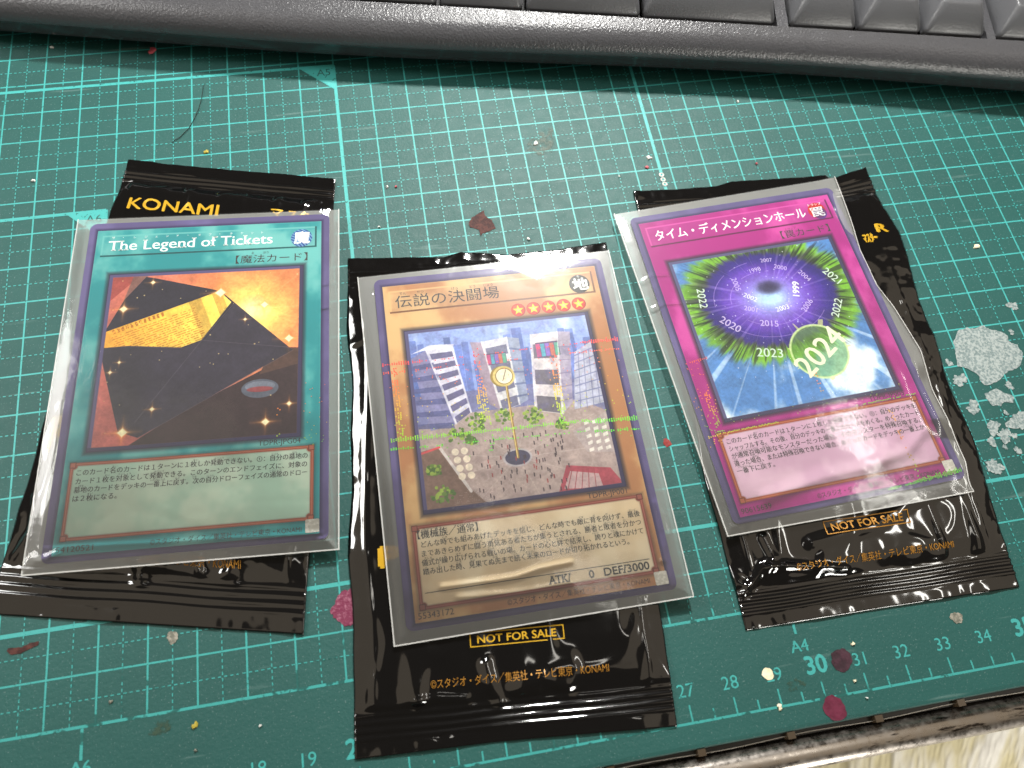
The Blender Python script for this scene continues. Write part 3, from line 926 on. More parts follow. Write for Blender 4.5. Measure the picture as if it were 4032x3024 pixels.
def card_art_left(im, A):
    x0, y0, x1, y1 = 0.71, 2.55, 5.18, 6.98
    d = np.hypot((gx - 4.1) / 2.6, (gy - 5.9) / 2.4)
    stops = [(0, (255, 244, 196)), (.18, (255, 214, 120)), (.45, (236, 156, 96)), (.9, (216, 128, 102)), (1.6, (188, 108, 100))]
    g = np.stack([np.interp(d, [s[0] for s in stops], [C3(s[1])[k] for s in stops]) for k in range(3)], -1)
    n = fnoise(gx * 1.6, gy * 1.6, 4, 4)
    g *= (0.86 + 0.3 * n)[..., None]
    im.fill(A, g)
    ray = fnoise(np.arctan2(gy - 5.9, gx - 4.1) * 14, gx * 0.1, 8, 3)
    im.a += (A * sst(.6, .9, ray) * 0.07)[..., None]
    im.fill(A * poly([(.6, 6.2), (1.35, 7.0), (.6, 7.1)]), (156, 66, 62), .7)
    im.fill(A * poly([(1.2, 7.0), (1.55, 7.0), (1.2, 6.3), (1.0, 6.2)]), (120, 96, 92), .7)
    im.fill(A * poly([(1.3, 2.4), (2.6, 3.3), (5.3, 4.7), (5.3, 2.4)]), (64, 46, 50))
    im.fill(A * poly([(4.6, 4.8), (5.3, 4.75), (5.3, 4.35), (4.3, 4.1)]), (92, 66, 58))
    k = (46, 42, 56)
    im.fill(A * poly([(1.05, 6.35), (1.50, 6.96), (1.75, 6.9), (3.3, 6.45), (5.05, 4.70), (1.7, 2.72), (1.25, 2.9), (0.74, 4.6), (0.6, 5.3)]), k)
    sh = fnoise(gx * .8, gy * .8, 40, 2)
    flap = A * poly([(0.6, 5.12), (1.2, 5.10), (2.5, 4.93), (3.0, 5.12), (3.65, 6.08), (5.05, 4.70), (1.7, 2.72), (1.25, 2.9), (.74, 4.6)])
    im.fill(flap, (66, 60, 76), .8); im.fill(flap * sst(.4, .7, sh), (48, 43, 54), .6)
    tk = A * poly([(0.6, 5.44), (3.27, 6.45), (3.57, 6.12), (2.93, 5.12), (2.47, 4.95), (1.3, 5.07), (0.6, 5.05)])
    gt = np.clip((gx - .6) / 3.2, 0, 1)
    tc = C3((238, 176, 60)) * (1 - gt[..., None]) + C3((255, 240, 120)) * gt[..., None]
    im.fill(tk, tc)
    ux, uy = math.cos(.36), math.sin(.36)
    al = (gx - .7) * ux + (gy - 5.3) * uy; ac = -(gx - .7) * uy + (gy - 5.3) * ux
    rows = ((np.mod(ac, 0.062) < 0.026) & (ac < 0.0) & (al > 0.15) & (al < 2.15) & (fnoise(al * 30, np.floor(ac / .062) * 9, 3, 1) > .35))
    im.fill(tk * rows, (190, 128, 44), .8)
    big = ((ac > 0.03) & (ac < 0.15) & (al > 0.2) & (al < 1.45) & (np.mod(al, 0.105) < 0.06) & (fnoise(al * 40, ac * 30, 5, 1) > .38))
    im.fill(tk * big, (176, 112, 36), .9)
    bars = ((al > 2.05) & (al < 2.35) & (np.mod(ac, 0.03) < 0.015)) | ((al > 2.62) & (al < 2.85) & (np.mod(ac + al * .1, 0.03) < 0.015))
    im.fill(tk * bars, (150, 100, 40), .8)
    im.fill(A * disc(4.33, 3.74, .42, .24), (104, 112, 128), .9); im.fill(A * disc(4.33, 3.80, .34, .13), (150, 156, 170), .6); im.fill(A * disc(4.33, 3.72, .30, .07), (170, 70, 72), .8)
    for q in ((2.93, 5.1, 1.6, 3.1), (2.93, 5.12, 4.95, 4.78), (2.93, 5.1, 3.62, 6.06), (5.05, 4.68, 1.7, 2.72), (1.1, 5.08, 2.5, 4.93)):
        im.fill(A * line(*q, .014), (110, 98, 112), .6)
    for sx, sy, r in ((1.05, 6.08, .36), (4.36, 6.0, .36), (4.96, 5.02, .4), (1.35, 2.87, .45), (4.48, 2.88, .36), (1.67, 6.79, .22), (1.1, 4.65, .16), (3.92, 5.62, .16), (1.95, 3.4, .22), (.92, 4.4, .18), (5.0, 3.3, .24), (3.3, 6.4, .5)):
        gl = A * glint(sx, sy, r); im.fill(gl, (255, 160, 70), .95); im.fill(gl ** 3, (255, 250, 210))
    rs = np.random.RandomState(2)
    for _ in range(60):
        px, py = rs.uniform(.75, 5.15), rs.uniform(2.6, 6.95)
        if py < 4.4 and 1.4 < px < 4.2: continue
        im.fill(A * disc(px, py, rs.uniform(.008, .02)), (255, 226, 150), .8)


def card_art_mid(im, A):
    im.fill(A, (140, 162, 218))
    n = fnoise(gx * 3, gy * 1.2, 9, 3)
    im.fill(A * sst(.5, .8, n) * (gy > 6.5), (206, 222, 246), .8)
    rs = np.random.RandomState(7)
    for _ in range(46):
        px = rs.uniform(.6, 5.1); w = rs.uniform(.08, .26); h = rs.uniform(5.9, 6.85); c = rs.uniform(.8, 1.1)
        im.fill(A * poly([(px, 5.2), (px + w, 5.2), (px + w, h), (px, h)]), tuple(np.array((92, 116, 190)) * c), .75)
    im.fill(A * (gy < 5.3), (110, 108, 150), .8)
    im.fill(A * poly([(.6, 2.4), (.6, 4.5), (1.6, 4.75), (4.6, 4.75), (5.3, 4.3), (5.3, 2.4)]), (174, 154, 148))
    n2 = fnoise(gx * 5, gy * 5, 19, 3); im.fill(A * sst(.5, .8, n2) * (gy < 4.7), (146, 124, 122), .45)

    def tower(tl, tr, br, bl, wall, dark, floors, side=None):
        im.fill(A * poly([tl, tr, br, bl]), wall)
        for k in range(floors):
            t0, t1 = (k + .42) / floors, (k + .98) / floors
            lp = lambda a, b, t: (a[0] + (b[0] - a[0]) * t, a[1] + (b[1] - a[1]) * t)
            a0, b0, a1, b1 = lp(tl, bl, t0), lp(tr, br, t0), lp(tl, bl, t1), lp(tr, br, t1)
            im.fill(A * poly([lp(a0, b0, .08), lp(a0, b0, .94), lp(a1, b1, .94), lp(a1, b1, .08)]), dark)
        if side: im.fill(A * poly(side[0]), side[1])
    tower((1.1, 6.5), (1.76, 6.5), (2.0, 4.75), (1.6, 4.5), (214, 212, 226), (96, 92, 130), 7, ([(.72, 6.3), (1.1, 6.5), (1.6, 4.5), (1.0, 4.4)], (128, 126, 168)))
    im.fill(A * poly([(.72, 6.42), (1.2, 6.62), (1.8, 6.58), (1.76, 6.48), (1.1, 6.5)]), (230, 228, 236))
    for k in range(6): im.fill(A * poly([(.72, 6.1 - k * .3), (1.25 + k * .06, 6.15 - k * .32), (1.27 + k * .06, 6.0 - k * .32), (.72, 5.98 - k * .3)]), (74, 78, 128), .8)
    im.fill(A * poly([(2.2, 6.58), (2.5, 6.55), (2.75, 4.68), (2.45, 4.9)]), (158, 140, 158))
    tower((2.48, 6.56), (3.12, 6.62), (3.18, 4.8), (2.72, 4.68), (222, 220, 222), (110, 110, 138), 4, ([(3.12, 6.62), (3.42, 6.55), (3.4, 4.9), (3.18, 4.8)], (150, 160, 186)))
    tower((3.72, 6.62), (4.40, 6.62), (4.16, 4.42), (3.52, 4.6), (216, 208, 210), (104, 98, 112), 3, ([(4.4, 6.62), (4.72, 6.58), (4.44, 4.7), (4.16, 4.42)], (168, 158, 178)))
    for bx, by, w, h in ((2.56, 5.9, .48, .32), (3.80, 5.95, .58, .42)):
        im.fill(A * poly([(bx, by), (bx + w, by + .03), (bx + w, by + h), (bx, by + h)]), (84, 66, 100))
        for k, c in enumerate(((226, 70, 130), (80, 190, 210), (150, 110, 220), (232, 120, 90), (90, 200, 150))):
            im.fill(A * poly([(bx + w * k / 5, by + .03), (bx + w * (k + .9) / 5, by + .03), (bx + w * (k + .9) / 5, by + h * .9), (bx + w * k / 5, by + h * .9)]), c, .8)
    im.fill(A * poly([(4.72, 6.0), (5.3, 6.3), (5.3, 4.6), (4.45, 4.5)]), (186, 188, 206))
    for k in range(7):
        im.fill(A * line(4.70 - k * .03, 5.9 - k * .2, 5.3, 6.1 - k * .22, .03), (110, 116, 156), .8)
    for k in range(4): im.fill(A * line(4.82 + k * .13, 6.0, 4.6 + k * .16, 4.5, .022), (120, 124, 160), .8)
    for (ax_, ay_), (bx_, by_) in (((1.1, 6.5), (1.6, 4.5)), ((1.76, 6.5), (2.0, 4.75)), ((2.48, 6.56), (2.72, 4.68)), ((3.12, 6.62), (3.18, 4.8)), ((3.72, 6.62), (3.52, 4.6)), ((4.4, 6.62), (4.16, 4.42))):
        im.fill(A * line(ax_, ay_, bx_, by_, .03), (240, 238, 240), .7)
    for k in range(5):
        im.fill(A * line(3.16, 6.3 - k * .32, 3.4, 6.24 - k * .3, .05), (84, 96, 140), .7)
        im.fill(A * line(4.36 - k * .05, 6.2 - k * .36, 4.64 - k * .05, 6.16 - k * .34, .03), (120, 108, 140), .6)
    pn = fnoise(gx * 7, gy * 7, 77, 3); im.fill(A * sst(.5, .8, pn) * (gy > 4.6), (96, 92, 150), .28)
    for k in range(9): im.fill(A * line(2.92, 3.5, 2.92 + 2.6 * math.cos(k * .7), 3.5 + 1.3 * math.sin(k * .7), .02), (206, 190, 182), .4)
    # flat roofs low left and right
    im.fill(A * poly([(4.3, 3.95), (5.3, 4.4), (5.3, 3.3), (4.55, 3.4)]), (176, 160, 158))
    for i in range(5):
        for j in range(3): im.fill(A * poly([(4.6 + j * .2, 4.15 - i * .17), (4.72 + j * .2, 4.19 - i * .17), (4.72 + j * .2, 4.1 - i * .17), (4.6 + j * .2, 4.07 - i * .17)]), (230, 224, 214))
    im.fill(A * poly([(3.7, 2.5), (4.0, 3.15), (5.0, 2.95), (5.25, 2.5)]), (168, 66, 80)); im.fill(A * poly([(3.85, 2.6), (4.06, 3.0), (4.7, 2.85), (4.75, 2.5)]), (190, 160, 160))
    for k in range(5): im.fill(A * line(3.9 + k * .17, 2.5, 4.1 + k * .13, 3.0, .016), (150, 60, 70))
    im.fill(A * poly([(.6, 3.9), (1.15, 4.0), (1.75, 2.9), (2.1, 2.5), (.6, 2.4)]), (120, 92, 80))
    im.fill(A * line(1.15, 3.98, 1.75, 2.85, .07), (214, 204, 200)); im.fill(A * line(.6, 3.85, 1.15, 3.98, .05), (206, 70, 74))
    for k in range(8): im.fill(A * disc(1.50 + (k % 2) * .2 + k * .015, 3.82 - (k // 2) * .2, .085), (232, 218, 196))
    rs = np.random.RandomState(5)
    for tx_, ty_, r in ((2.1, 4.5, .26), (2.76, 4.55, .24), (3.46, 4.47, .25), (1.63, 4.22, .26), (4.1, 4.15, .16), (.98, 3.45, .17), (1.1, 2.85, .26), (1.9, 4.05, .12)):
        for _ in range(46):
            a, q = rs.uniform(0, 6.28), rs.uniform(0, 1) ** .6 * r
            im.fill(A * disc(tx_ + q * math.cos(a), ty_ + q * math.sin(a) * .8, rs.uniform(.02, .05)), [(96, 128, 50), (150, 178, 66), (70, 100, 44)][rs.randint(3)])
    im.fill(A * disc(2.92, 3.5, .34, .22), (176, 168, 172)); im.fill(A * disc(2.92, 3.5, .29, .18), (66, 62, 84))
    for _ in range(95):
        px, py = rs.uniform(1.9, 4.1), rs.uniform(2.55, 4.0)
        im.fill(A * poly([(px, py), (px + .025, py), (px + .03, py + .09), (px, py + .1)]), (62, 50, 56) if rs.rand() < .8 else (150, 60, 60), .9)
    im.fill(A * line(2.93, 5.4, 2.93, 3.5, .06), (150, 112, 54)); im.fill(A * line(2.92, 5.4, 2.92, 3.5, .02), (236, 210, 130))
    im.fill(A * disc(2.84, 5.58, .27), (142, 118, 56)); im.fill(A * disc(2.9, 5.58, .27), (208, 186, 110)); im.fill(A * disc(2.91, 5.58, .215), (120, 100, 56)); im.fill(A * disc(2.91, 5.58, .195), (238, 228, 200))
    im.fill(A * line(2.91, 5.58, 2.97, 5.74, .015), (60, 50, 40)); im.fill(A * line(2.91, 5.58, 2.86, 5.46, .015), (60, 50, 40))


def card_art_right(im, A):
    n = fnoise(gx * .9, gy * .9, 61, 5)
    base = C3((86, 140, 196)) * (1 - sst(.4, .62, n))[..., None] + C3((226, 238, 246)) * sst(.4, .62, n)[..., None]
    im.fill(A, base)
    cx, cy = 2.95, 5.55
    th = np.arctan2(gy - cy, gx - cx); r = np.hypot((gx - cx) / 1.12, (gy - cy) / .84)
    ry = vnoise(th * 16 + 60, th * 0, 71) * .6 + vnoise(th * 44 + 200, th * 0, 72) * .4
    rr = r + .42 * (ry - .5) * sst(.7, 2.2, r)
    m = A * (1 - sst(1.98, 2.3, rr)); im.fill(m, (128, 186, 52))
    m = A * (1 - sst(1.75, 2.12, rr)) * sst(.3, .6, ry); im.fill(m, (28, 44, 22), .85)
    im.fill(A * sst(.55, .8, vnoise(th * 70 + 500, r * 2, 75)) * (1 - sst(2.1, 2.5, r)) * sst(1.2, 1.7, r), (16, 22, 20), .6)
    m = A * (1 - sst(1.5, 1.74, rr)); im.fill(m, (48, 34, 128))
    m = A * (1 - sst(1.05, 1.5, rr)); im.fill(m, (98, 54, 178), .85)
    m = A * (1 - sst(.55, 1.3, r + .3 * (ry - .5))); im.fill(m, (146, 92, 204), .6)
    m = A * np.exp(-(r / .62) ** 2); im.fill(m, (190, 226, 255), .98)
    streak = A * sst(.58, .82, ry) * np.exp(-((r - 1.1) / .8) ** 2); im.fill(streak, (190, 160, 236), .4)
    outer = A * sst(.62, .8, ry) * sst(2.0, 2.4, r) * (gy < 4.6); im.fill(outer, (236, 244, 250), .55)
    for q in (.5, .95, 1.35):
        im.fill(A * aa(.008 - np.abs(r - q)) * (vnoise(th * 3, th * 0, 5) > .35), (206, 170, 236), .6)
    rs = np.random.RandomState(9)
    for _ in range(130):
        a, q = rs.uniform(0, 6.28), rs.uniform(.4, 2.9)
        im.fill(A * disc(cx + q * math.cos(a), cy + q * math.sin(a) * .86, rs.uniform(.006, .018)), (240, 244, 255), .8)
    bx, by = 3.65, 3.84
    rb = np.hypot(gx - bx, gy - by); tb = np.arctan2(gy - by, gx - bx)
    sp = vnoise(tb * 9 + 40, tb * 0, 33)
    im.fill(A * aa(.76 + .22 * sst(.72, 1, sp) - rb, .03) * (rb > .7), (232, 240, 150), .7)
    im.fill(A * aa(.74 - rb, .02), (110, 168, 60), .6)
    im.fill(A * aa(.74 - rb, .02) * sst(-.2, .5, (gx - bx) - (gy - by)), (150, 196, 190), .5)
    im.fill(A * aa(.025 - np.abs(rb - .74), .02), (220, 236, 180), .8)
    # plain dark oval in place of the figure at the centre
    im.fill(A * np.exp(-(((gx - 3.02) / .34) ** 2 + ((gy - 5.85) / .2) ** 2) ** 2), (40, 32, 66), .8)


def card_image(kind):
    p = PAL[kind]; im = Img()
    rect = inside(0.20, 0.15, 5.70, 8.38)
    n0 = fnoise(gx * 1.1, gy * 1.1, 90 + ord(kind), 4)
    out = np.maximum(-rect, 0)
    im.fill(np.ones_like(gx), (94, 84, 130))
    im.fill(sst(.35, .75, n0), (122, 112, 160), .7)
    im.fill(1 - sst(0.0, 0.10, out), (44, 36, 78), .8)
    n = fnoise(gx * 1.0, gy * 0.8, 7 + ord(kind), 5)
    body = C3(p['a']) * (1 - sst(.42, .7, n))[..., None] + C3(p['b']) * sst(.42, .7, n)[..., None]
    im.fill(aa(rect), body)
    im.fill(aa(rect) * (1 - sst(0, .03, rect)), p['b'], .5)
    # title box
    tb = inside(.33, 7.60, 5.585, 8.23)
    im.fill(aa(tb), body * 0.93 + 0.05)
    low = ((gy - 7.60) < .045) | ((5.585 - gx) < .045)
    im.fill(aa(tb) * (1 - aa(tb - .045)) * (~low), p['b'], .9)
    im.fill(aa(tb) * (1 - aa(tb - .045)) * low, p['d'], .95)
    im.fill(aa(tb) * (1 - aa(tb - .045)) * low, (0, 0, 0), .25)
    # art frame
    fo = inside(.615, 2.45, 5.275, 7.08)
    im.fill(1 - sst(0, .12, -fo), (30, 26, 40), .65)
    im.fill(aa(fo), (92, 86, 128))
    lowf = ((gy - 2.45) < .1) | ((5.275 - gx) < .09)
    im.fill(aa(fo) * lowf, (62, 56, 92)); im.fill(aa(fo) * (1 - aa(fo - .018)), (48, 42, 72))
    A = aa(inside(.715, 2.55, 5.18, 6.985))
    {'L': card_art_left, 'C': card_art_mid, 'R': card_art_right}[kind](im, A)
    # text box
    tb0 = .40 if kind == 'C' else .46; to = inside(.33, tb0, 5.57, 2.22)
    im.fill((1 - sst(0, .09, -to)), (20, 20, 24), .3)
    im.fill(aa(to), p['rim'])
    im.fill(aa(.012 - np.abs(to - .035)), tuple(min(255, v + 45) for v in p['rim']), .7)
    nb_ = fnoise(gx * 1.3, gy * 1.3, 17 + ord(kind), 4)
    bc = C3(p['box']) * (1 - sst(.4, .7, nb_))[..., None] + C3(p['box2']) * sst(.4, .7, nb_)[..., None]
    inn = to - .075
    for qx, qy in ((.40, tb0 + .07), (5.50, tb0 + .07), (.40, 2.15), (5.50, 2.15)):
        inn = np.minimum(inn, np.hypot(gx - qx, gy - qy) - .09)
    im.fill(aa(inn), bc); im.fill(aa(inn) * (1 - aa(inn - .02)), (90, 70, 60), .25)
    for qx, qy in ((.385, tb0 + .055), (5.515, tb0 + .055), (.385, 2.165), (5.515, 2.165)):
        im.fill(aa(.06 - np.maximum(np.abs(gx - qx), np.abs(gy - qy))), tuple(min(255, v + 22) for v in p['rim']))
        im.fill(aa(.008 - np.abs(.06 - np.maximum(np.abs(gx - qx), np.abs(gy - qy)))), tuple(v * .6 for v in p['rim']))
    if kind == 'C':
        for k in range(5):
            sx = 3.53 + .39 * k; im.fill(disc(sx, 7.33, .18), (150, 26, 20)); im.fill(disc(sx - .01, 7.335, .165), (216, 56, 30))
            im.fill(disc(sx - .04, 7.38, .09), (240, 110, 60), .6)
            st = [(sx + (.145 if q % 2 == 0 else .06) * math.sin(q * math.pi / 5), 7.33 + (.145 if q % 2 == 0 else .06) * math.cos(q * math.pi / 5)) for q in range(10)]
            im.fill(poly(st), (255, 214, 40)); im.fill(poly([((a - sx) * .5 + sx, (b - 7.33) * .5 + 7.33) for a, b in st]), (255, 246, 130))
    ax, ay = 5.21, 7.895
    if kind == 'C': im.fill(disc(ax, ay, .265), (26, 24, 24)); im.fill(disc(ax - .07, ay + .08, .12), (62, 58, 56), .5)
    if kind == 'L':
        im.fill(disc(ax, ay, .265), (44, 84, 150))
        sw = np.sin((np.hypot(gx - 4.7, gy - 7.3)) * 90) > .2; im.fill(disc(ax, ay, .265) * sw, (150, 196, 222), .7)
    if kind == 'R': im.fill(disc(ax, ay + .03, .255), (190, 44, 46)); im.fill(disc(ax + .05, ay - .06, .2), (60, 50, 130), .7)
    if kind == 'C':
        im.a = np.where(A[..., None] > .5, np.clip(im.a, 0, 1) ** 0.82, im.a)
    # painted grain inside the picture
    gr = fnoise(gx * 5, gy * 5, 55, 4) * .6 + fnoise(gx * 22, gy * 22, 56, 2) * .4
    im.a = np.where(A[..., None] > .5, im.a * (0.80 + 0.38 * gr)[..., None], im.a)
    a = np.clip(im.a, 0, 1)
    buf = np.ones((IH, IW, 4), np.float32); buf[..., :3] = a
    img = bpy.data.images.new('card_print_' + {'L': 'turquoise', 'C': 'tan', 'R': 'magenta'}[kind], IW, IH)
    img.pixels.foreach_set(buf.ravel()); img.update(); img.pack()
    return img


def card_mat(kind):
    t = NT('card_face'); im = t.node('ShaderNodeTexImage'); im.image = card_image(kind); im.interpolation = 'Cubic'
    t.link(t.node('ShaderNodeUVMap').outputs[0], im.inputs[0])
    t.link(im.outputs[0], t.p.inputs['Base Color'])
    t.p.inputs['Roughness'].default_value = 0.3; t.p.inputs['Specular IOR Level'].default_value = 0.2
    return t.m


EDGE = simple('card_edge', (0.55, 0.53, 0.5), 0.7).m
INK = simple('black_ink', (0.012, 0.011, 0.012), 0.5).m
WINK = simple('white_ink', (0.88, 0.9, 0.88), 0.5).m
YINK = simple('faint_year_ink', lin((206, 186, 230)), 0.5).m
PALEW = simple('cream_year_ink', lin((232, 232, 206)), 0.5).m
PALEY = simple('pale_year_ink', lin((214, 232, 214)), 0.5).m
CARDS = {'L': ([(14.578, 11.877), (20.542, 11.431), (19.897, 2.943), (13.888, 3.327)], 'turquoise spell card with a gold slip in a dark envelope, in a clear sleeve'),
         'C': ([(21.483, 9.291), (27.325, 9.178), (27.272, 0.697), (21.352, 0.737)], 'tan card with five red stars and a city square picture, in a clear sleeve'),
         'R': ([(28.352, 10.275), (34.178, 10.571), (34.718, 2.114), (28.89, 1.859)], 'magenta trap card with a purple vortex of years, in a clear sleeve')}
ZC = 0.31
COPYR = '©スタジオ・ダイス／集英社・テレビ東京・KONAMI'


def glint_mat(name, stops, axis_y):  # glint hues put into the base colour, graded across the card
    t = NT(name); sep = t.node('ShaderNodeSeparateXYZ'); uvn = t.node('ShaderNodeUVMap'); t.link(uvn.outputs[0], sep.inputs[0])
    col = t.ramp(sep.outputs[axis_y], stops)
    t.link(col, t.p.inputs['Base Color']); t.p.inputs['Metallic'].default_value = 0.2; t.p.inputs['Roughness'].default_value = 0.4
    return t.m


GLINTC = glint_mat('painted_glint_green_red', [(0.25, lin((40, 200, 110))), (0.47, lin((110, 240, 40))), (0.56, lin((235, 225, 60))), (0.64, lin((245, 130, 60))), (0.72, lin((235, 62, 60)))], 1)


def line_with_readings(s, x0, x1, y0, h, reads):
    """one printed line plus its small readings; reads = (substring, kana)"""
    out = [text(s, x0, y0, h, x1, ref='C', bold=0.010)]
    wts = [0.55 if ch in '、。' else 1.0 for ch in s]; tot = sum(wts)
    for sub, kana in reads:
        i = s.find(sub)
        if i < 0: continue
        a = x0 + (x1 - x0) * sum(wts[:i]) / tot; b = x0 + (x1 - x0) * sum(wts[:i + len(sub)]) / tot
        w = min(b - a, 0.052 * len(kana)); c = (a + b) / 2
        out.append(text(kana, c - w / 2, y0 + h * 1.02, h * 0.34, c + w / 2, ref='C', bold=0.0))
    return out


def card(kind):
    corners, label = CARDS[kind]; f = mapper(corners, CW, CH)
    c0 = f([(CW / 2, CH / 2)])[0]
    root = thing('trading_card', label, 'trading card', (c0[0], c0[1], ZC - 0.03))
    L = rr_loop(0, CW, 0, CH, 0.17, 6); n = len(L)
    P = np.array(L); XY = f(P)
    V = [(a[0], a[1], ZC) for a in XY] + [(a[0], a[1], ZC - 0.028) for a in XY]
    obj('card_face', V[:n], [tuple(range(n))], card_mat(kind), root, uv=np.column_stack([P[:, 0] / CW, P[:, 1] / CH]))
    obj('card_stock', [(a, b, c - 0.001) for a, b, c in V[:n]] + V[n:], [tuple(range(n))] + [(i, i + n, (i + 1) % n + n, (i + 1) % n) for i in range(n)] + [tuple(range(2 * n - 1, n - 1, -1))], EDGE, root)

    def put(name, vf, mat, z=ZC + 0.003, uv=False, label=None):
        if len(vf[0]) == 0: return
        a = np.array(vf[0])
        obj(name, lift(a, f, z), vf[1], mat, root, uv=np.column_stack([a[:, 0] / CW, a[:, 1] / CH]) if uv else None, label=label)
    h = 0.135
    if kind == 'L':
        put('title_text', text('The Legend of Tickets', .50, 7.765, .285, 4.48, bold=0.012, serif=True), WINK)
        put('title_reading', tmerge(*[text(ch, .56 + 3.9 * i / 15, 8.115 - .003 * i, .07, ref='C') for i, ch in enumerate('ザ・レジェンド・オブ・チケット')]), WINK)
        put('symbol_character', text('魔', 5.02, 7.72, .34, 5.40, ref='C', bold=0.03), WINK)
        put('kind_text', tmerge(text('【魔法カード】', 3.60, 7.20, .23, 5.36, ref='C'), text('ま', 3.98, 7.46, .07, ref='C'), text('ほう', 4.26, 7.46, .07, ref='C')), INK)
        put('code_text', text('TDPR-JPG04', 4.33, 2.285, .125, 5.27), INK)
        ls = [('このカード名のカードは１ターンに１枚しか発動できない。①：自分の墓地の', .48, 5.43, 1.90, (('名', 'めい'), ('枚', 'まい'), ('発動', 'はつどう'), ('自分', 'じぶん'), ('墓地', 'ぼち'))),
              ('カード１枚を対象として発動できる。このターンのエンドフェイズに、対象の', .48, 5.42, 1.70, (('枚', 'まい'), ('対象', 'たいしょう'), ('発動', 'はつどう'))),
              ('墓地のカードをデッキの一番上に戻す。次の自分ドローフェイズの通常のドロー', .47, 5.42, 1.505, (('墓地', 'ぼち'), ('一番上', 'いちばんうえ'), ('戻', 'もど'), ('次', 'つぎ'), ('自分', 'じぶん'), ('通常', 'つうじょう'))),
              ('は２枚になる。', .47, 1.38, 1.31, (('枚', 'まい'),))]
        num, seal = '54120521', (5.40, .18, 5.70, .48)
    elif kind == 'C':
        put('title_text', text('伝説の決闘場', .48, 7.72, .34, 3.10, ref='C', bold=0.0), INK)
        put('title_reading', tmerge(*[text(k_, x_, 8.09, .08, ref='C') for k_, x_ in (('でん', .60), ('せつ', 1.04), ('けっ', 1.92), ('とう', 2.38), ('じょう', 2.74))]), INK)
        put('symbol_character', text('地', 5.03, 7.70, .34, 5.42, ref='C', bold=0.035), WINK)
        put('symbol_reading', text('ち', 5.17, 8.07, .07, ref='C', bold=.02), WINK)
        put('kind_text', tmerge(text('【機械族／通常】', .43, 1.895, .185, 1.76, ref='C', bold=.012), text('きかいぞく', .55, 2.075, .05, .98, ref='C'), text('つうじょう', 1.22, 2.075, .05, 1.6, ref='C')), INK)
        put('code_text', text('TDPR-JP001', 4.32, 2.265, .125, 5.25), INK)
        ls = [('どんな時でも組みあげたデッキを信じ、どんな時でも敵に背を向けず、最後', .49, 5.43, 1.70, (('時', 'とき'), ('組', 'く'), ('信', 'しん'), ('敵', 'てき'), ('背', 'せ'), ('向', 'む'), ('最後', 'さいご'))),
              ('まであきらめずに闘う勇気ある者たちが集うとされる、勝者と敗者を分かつ', .48, 5.41, 1.50, (('闘', 'たたか'), ('勇気', 'ゆうき'), ('者', 'もの'), ('集', 'つど'), ('勝者', 'しょうしゃ'), ('敗者', 'はいしゃ'), ('分', 'わ'))),
              ('儀式が繰り広げられる戦いの場。カードの心と絆で結束し、誇りと魂にかけて', .46, 5.42, 1.30, (('儀式', 'ぎしき'), ('繰', 'く'), ('広', 'ひろ'), ('戦', 'たたか'), ('場', 'フィールド'), ('心', 'こころ'), ('絆', 'きずな'), ('結束', 'けっそく'), ('誇', 'プライド'), ('魂', 'たましい'))),
              ('踏み出した時、見果てぬ先まで続く未来のロードが切り拓かれるという。', .47, 5.05, 1.11, (('踏', 'ふ'), ('出', 'だ'), ('時', 'とき'), ('見果', 'みは'), ('先', 'さき'), ('続', 'つづ'), ('未来', 'たたかい'), ('切', 'き'), ('拓', 'ひら')))]
        num, seal = '55343172', (5.44, .14, 5.73, .43)
        put('score_rule', (np.array([(.46, .722), (5.42, .722), (5.42, .738), (.46, .738)]), [(0, 1, 2, 3)]), INK)
        put('score_text', tmerge(text('ATK/', 3.12, .515, .165, 3.62, bold=.02, serif=True), text('0', 4.02, .515, .165, 4.13, bold=.02), text('DEF/3000', 4.36, .515, .165, 5.38, bold=.02, serif=True)), INK)
    else:
        put('title_text', text('タイム・ディメンションホール', .54, 7.76, .32, 4.86, ref='C', bold=0.012), WINK)
        put('symbol_character', text('罠', 5.03, 7.73, .30, 5.40, ref='C', bold=0.008), WINK)
        put('symbol_reading', text('トラップ', 5.02, 8.09, .08, 5.40, ref='C', bold=.01), WINK)
        put('kind_text', tmerge(text('【罠カード】', 3.93, 7.22, .23, 5.34, ref='C'), text('トラップ', 4.12, 7.47, .06, 4.42, ref='C')), INK)
        put('code_text', text('TDPR-JP005', 4.38, 2.30, .125, 5.32), INK)
        ls = [('このカード名のカードは１ターンに１枚しか発動できない。①：自分のデッキを', .50, 5.46, 1.91, (('名', 'めい'), ('枚', 'まい'), ('発動', 'はつどう'), ('自分', 'じぶん'))),
              ('シャッフルする。その後、自分のデッキの一番上のカードをめくる。めくったカード', .50, 5.46, 1.72, (('後', 'ご'), ('自分', 'じぶん'), ('一番上', 'いちばんうえ'))),
              ('が通常召喚可能なモンスターだった場合、そのモンスターを特殊召喚する。', .50, 5.42, 1.53, (('通常召喚', 'つうじょうしょうかん'), ('可能', 'かのう'), ('場合', 'ばあい'), ('特殊召喚', 'とくしゅしょうかん'))),
              ('違った場合、または特殊召喚できない場合、めくったカードをデッキの一番上か', .50, 5.44, 1.34, (('違', 'ちが'), ('場合', 'ばあい'), ('特殊召喚', 'とくしゅしょうかん'), ('一番上', 'いちばんうえ'))),
              ('一番下に戻す。', .50, 1.45, 1.15, (('一番下', 'いちばんした'), ('戻', 'もど')))]
        num, seal = '90615639', (5.47, .22, 5.75, .50)
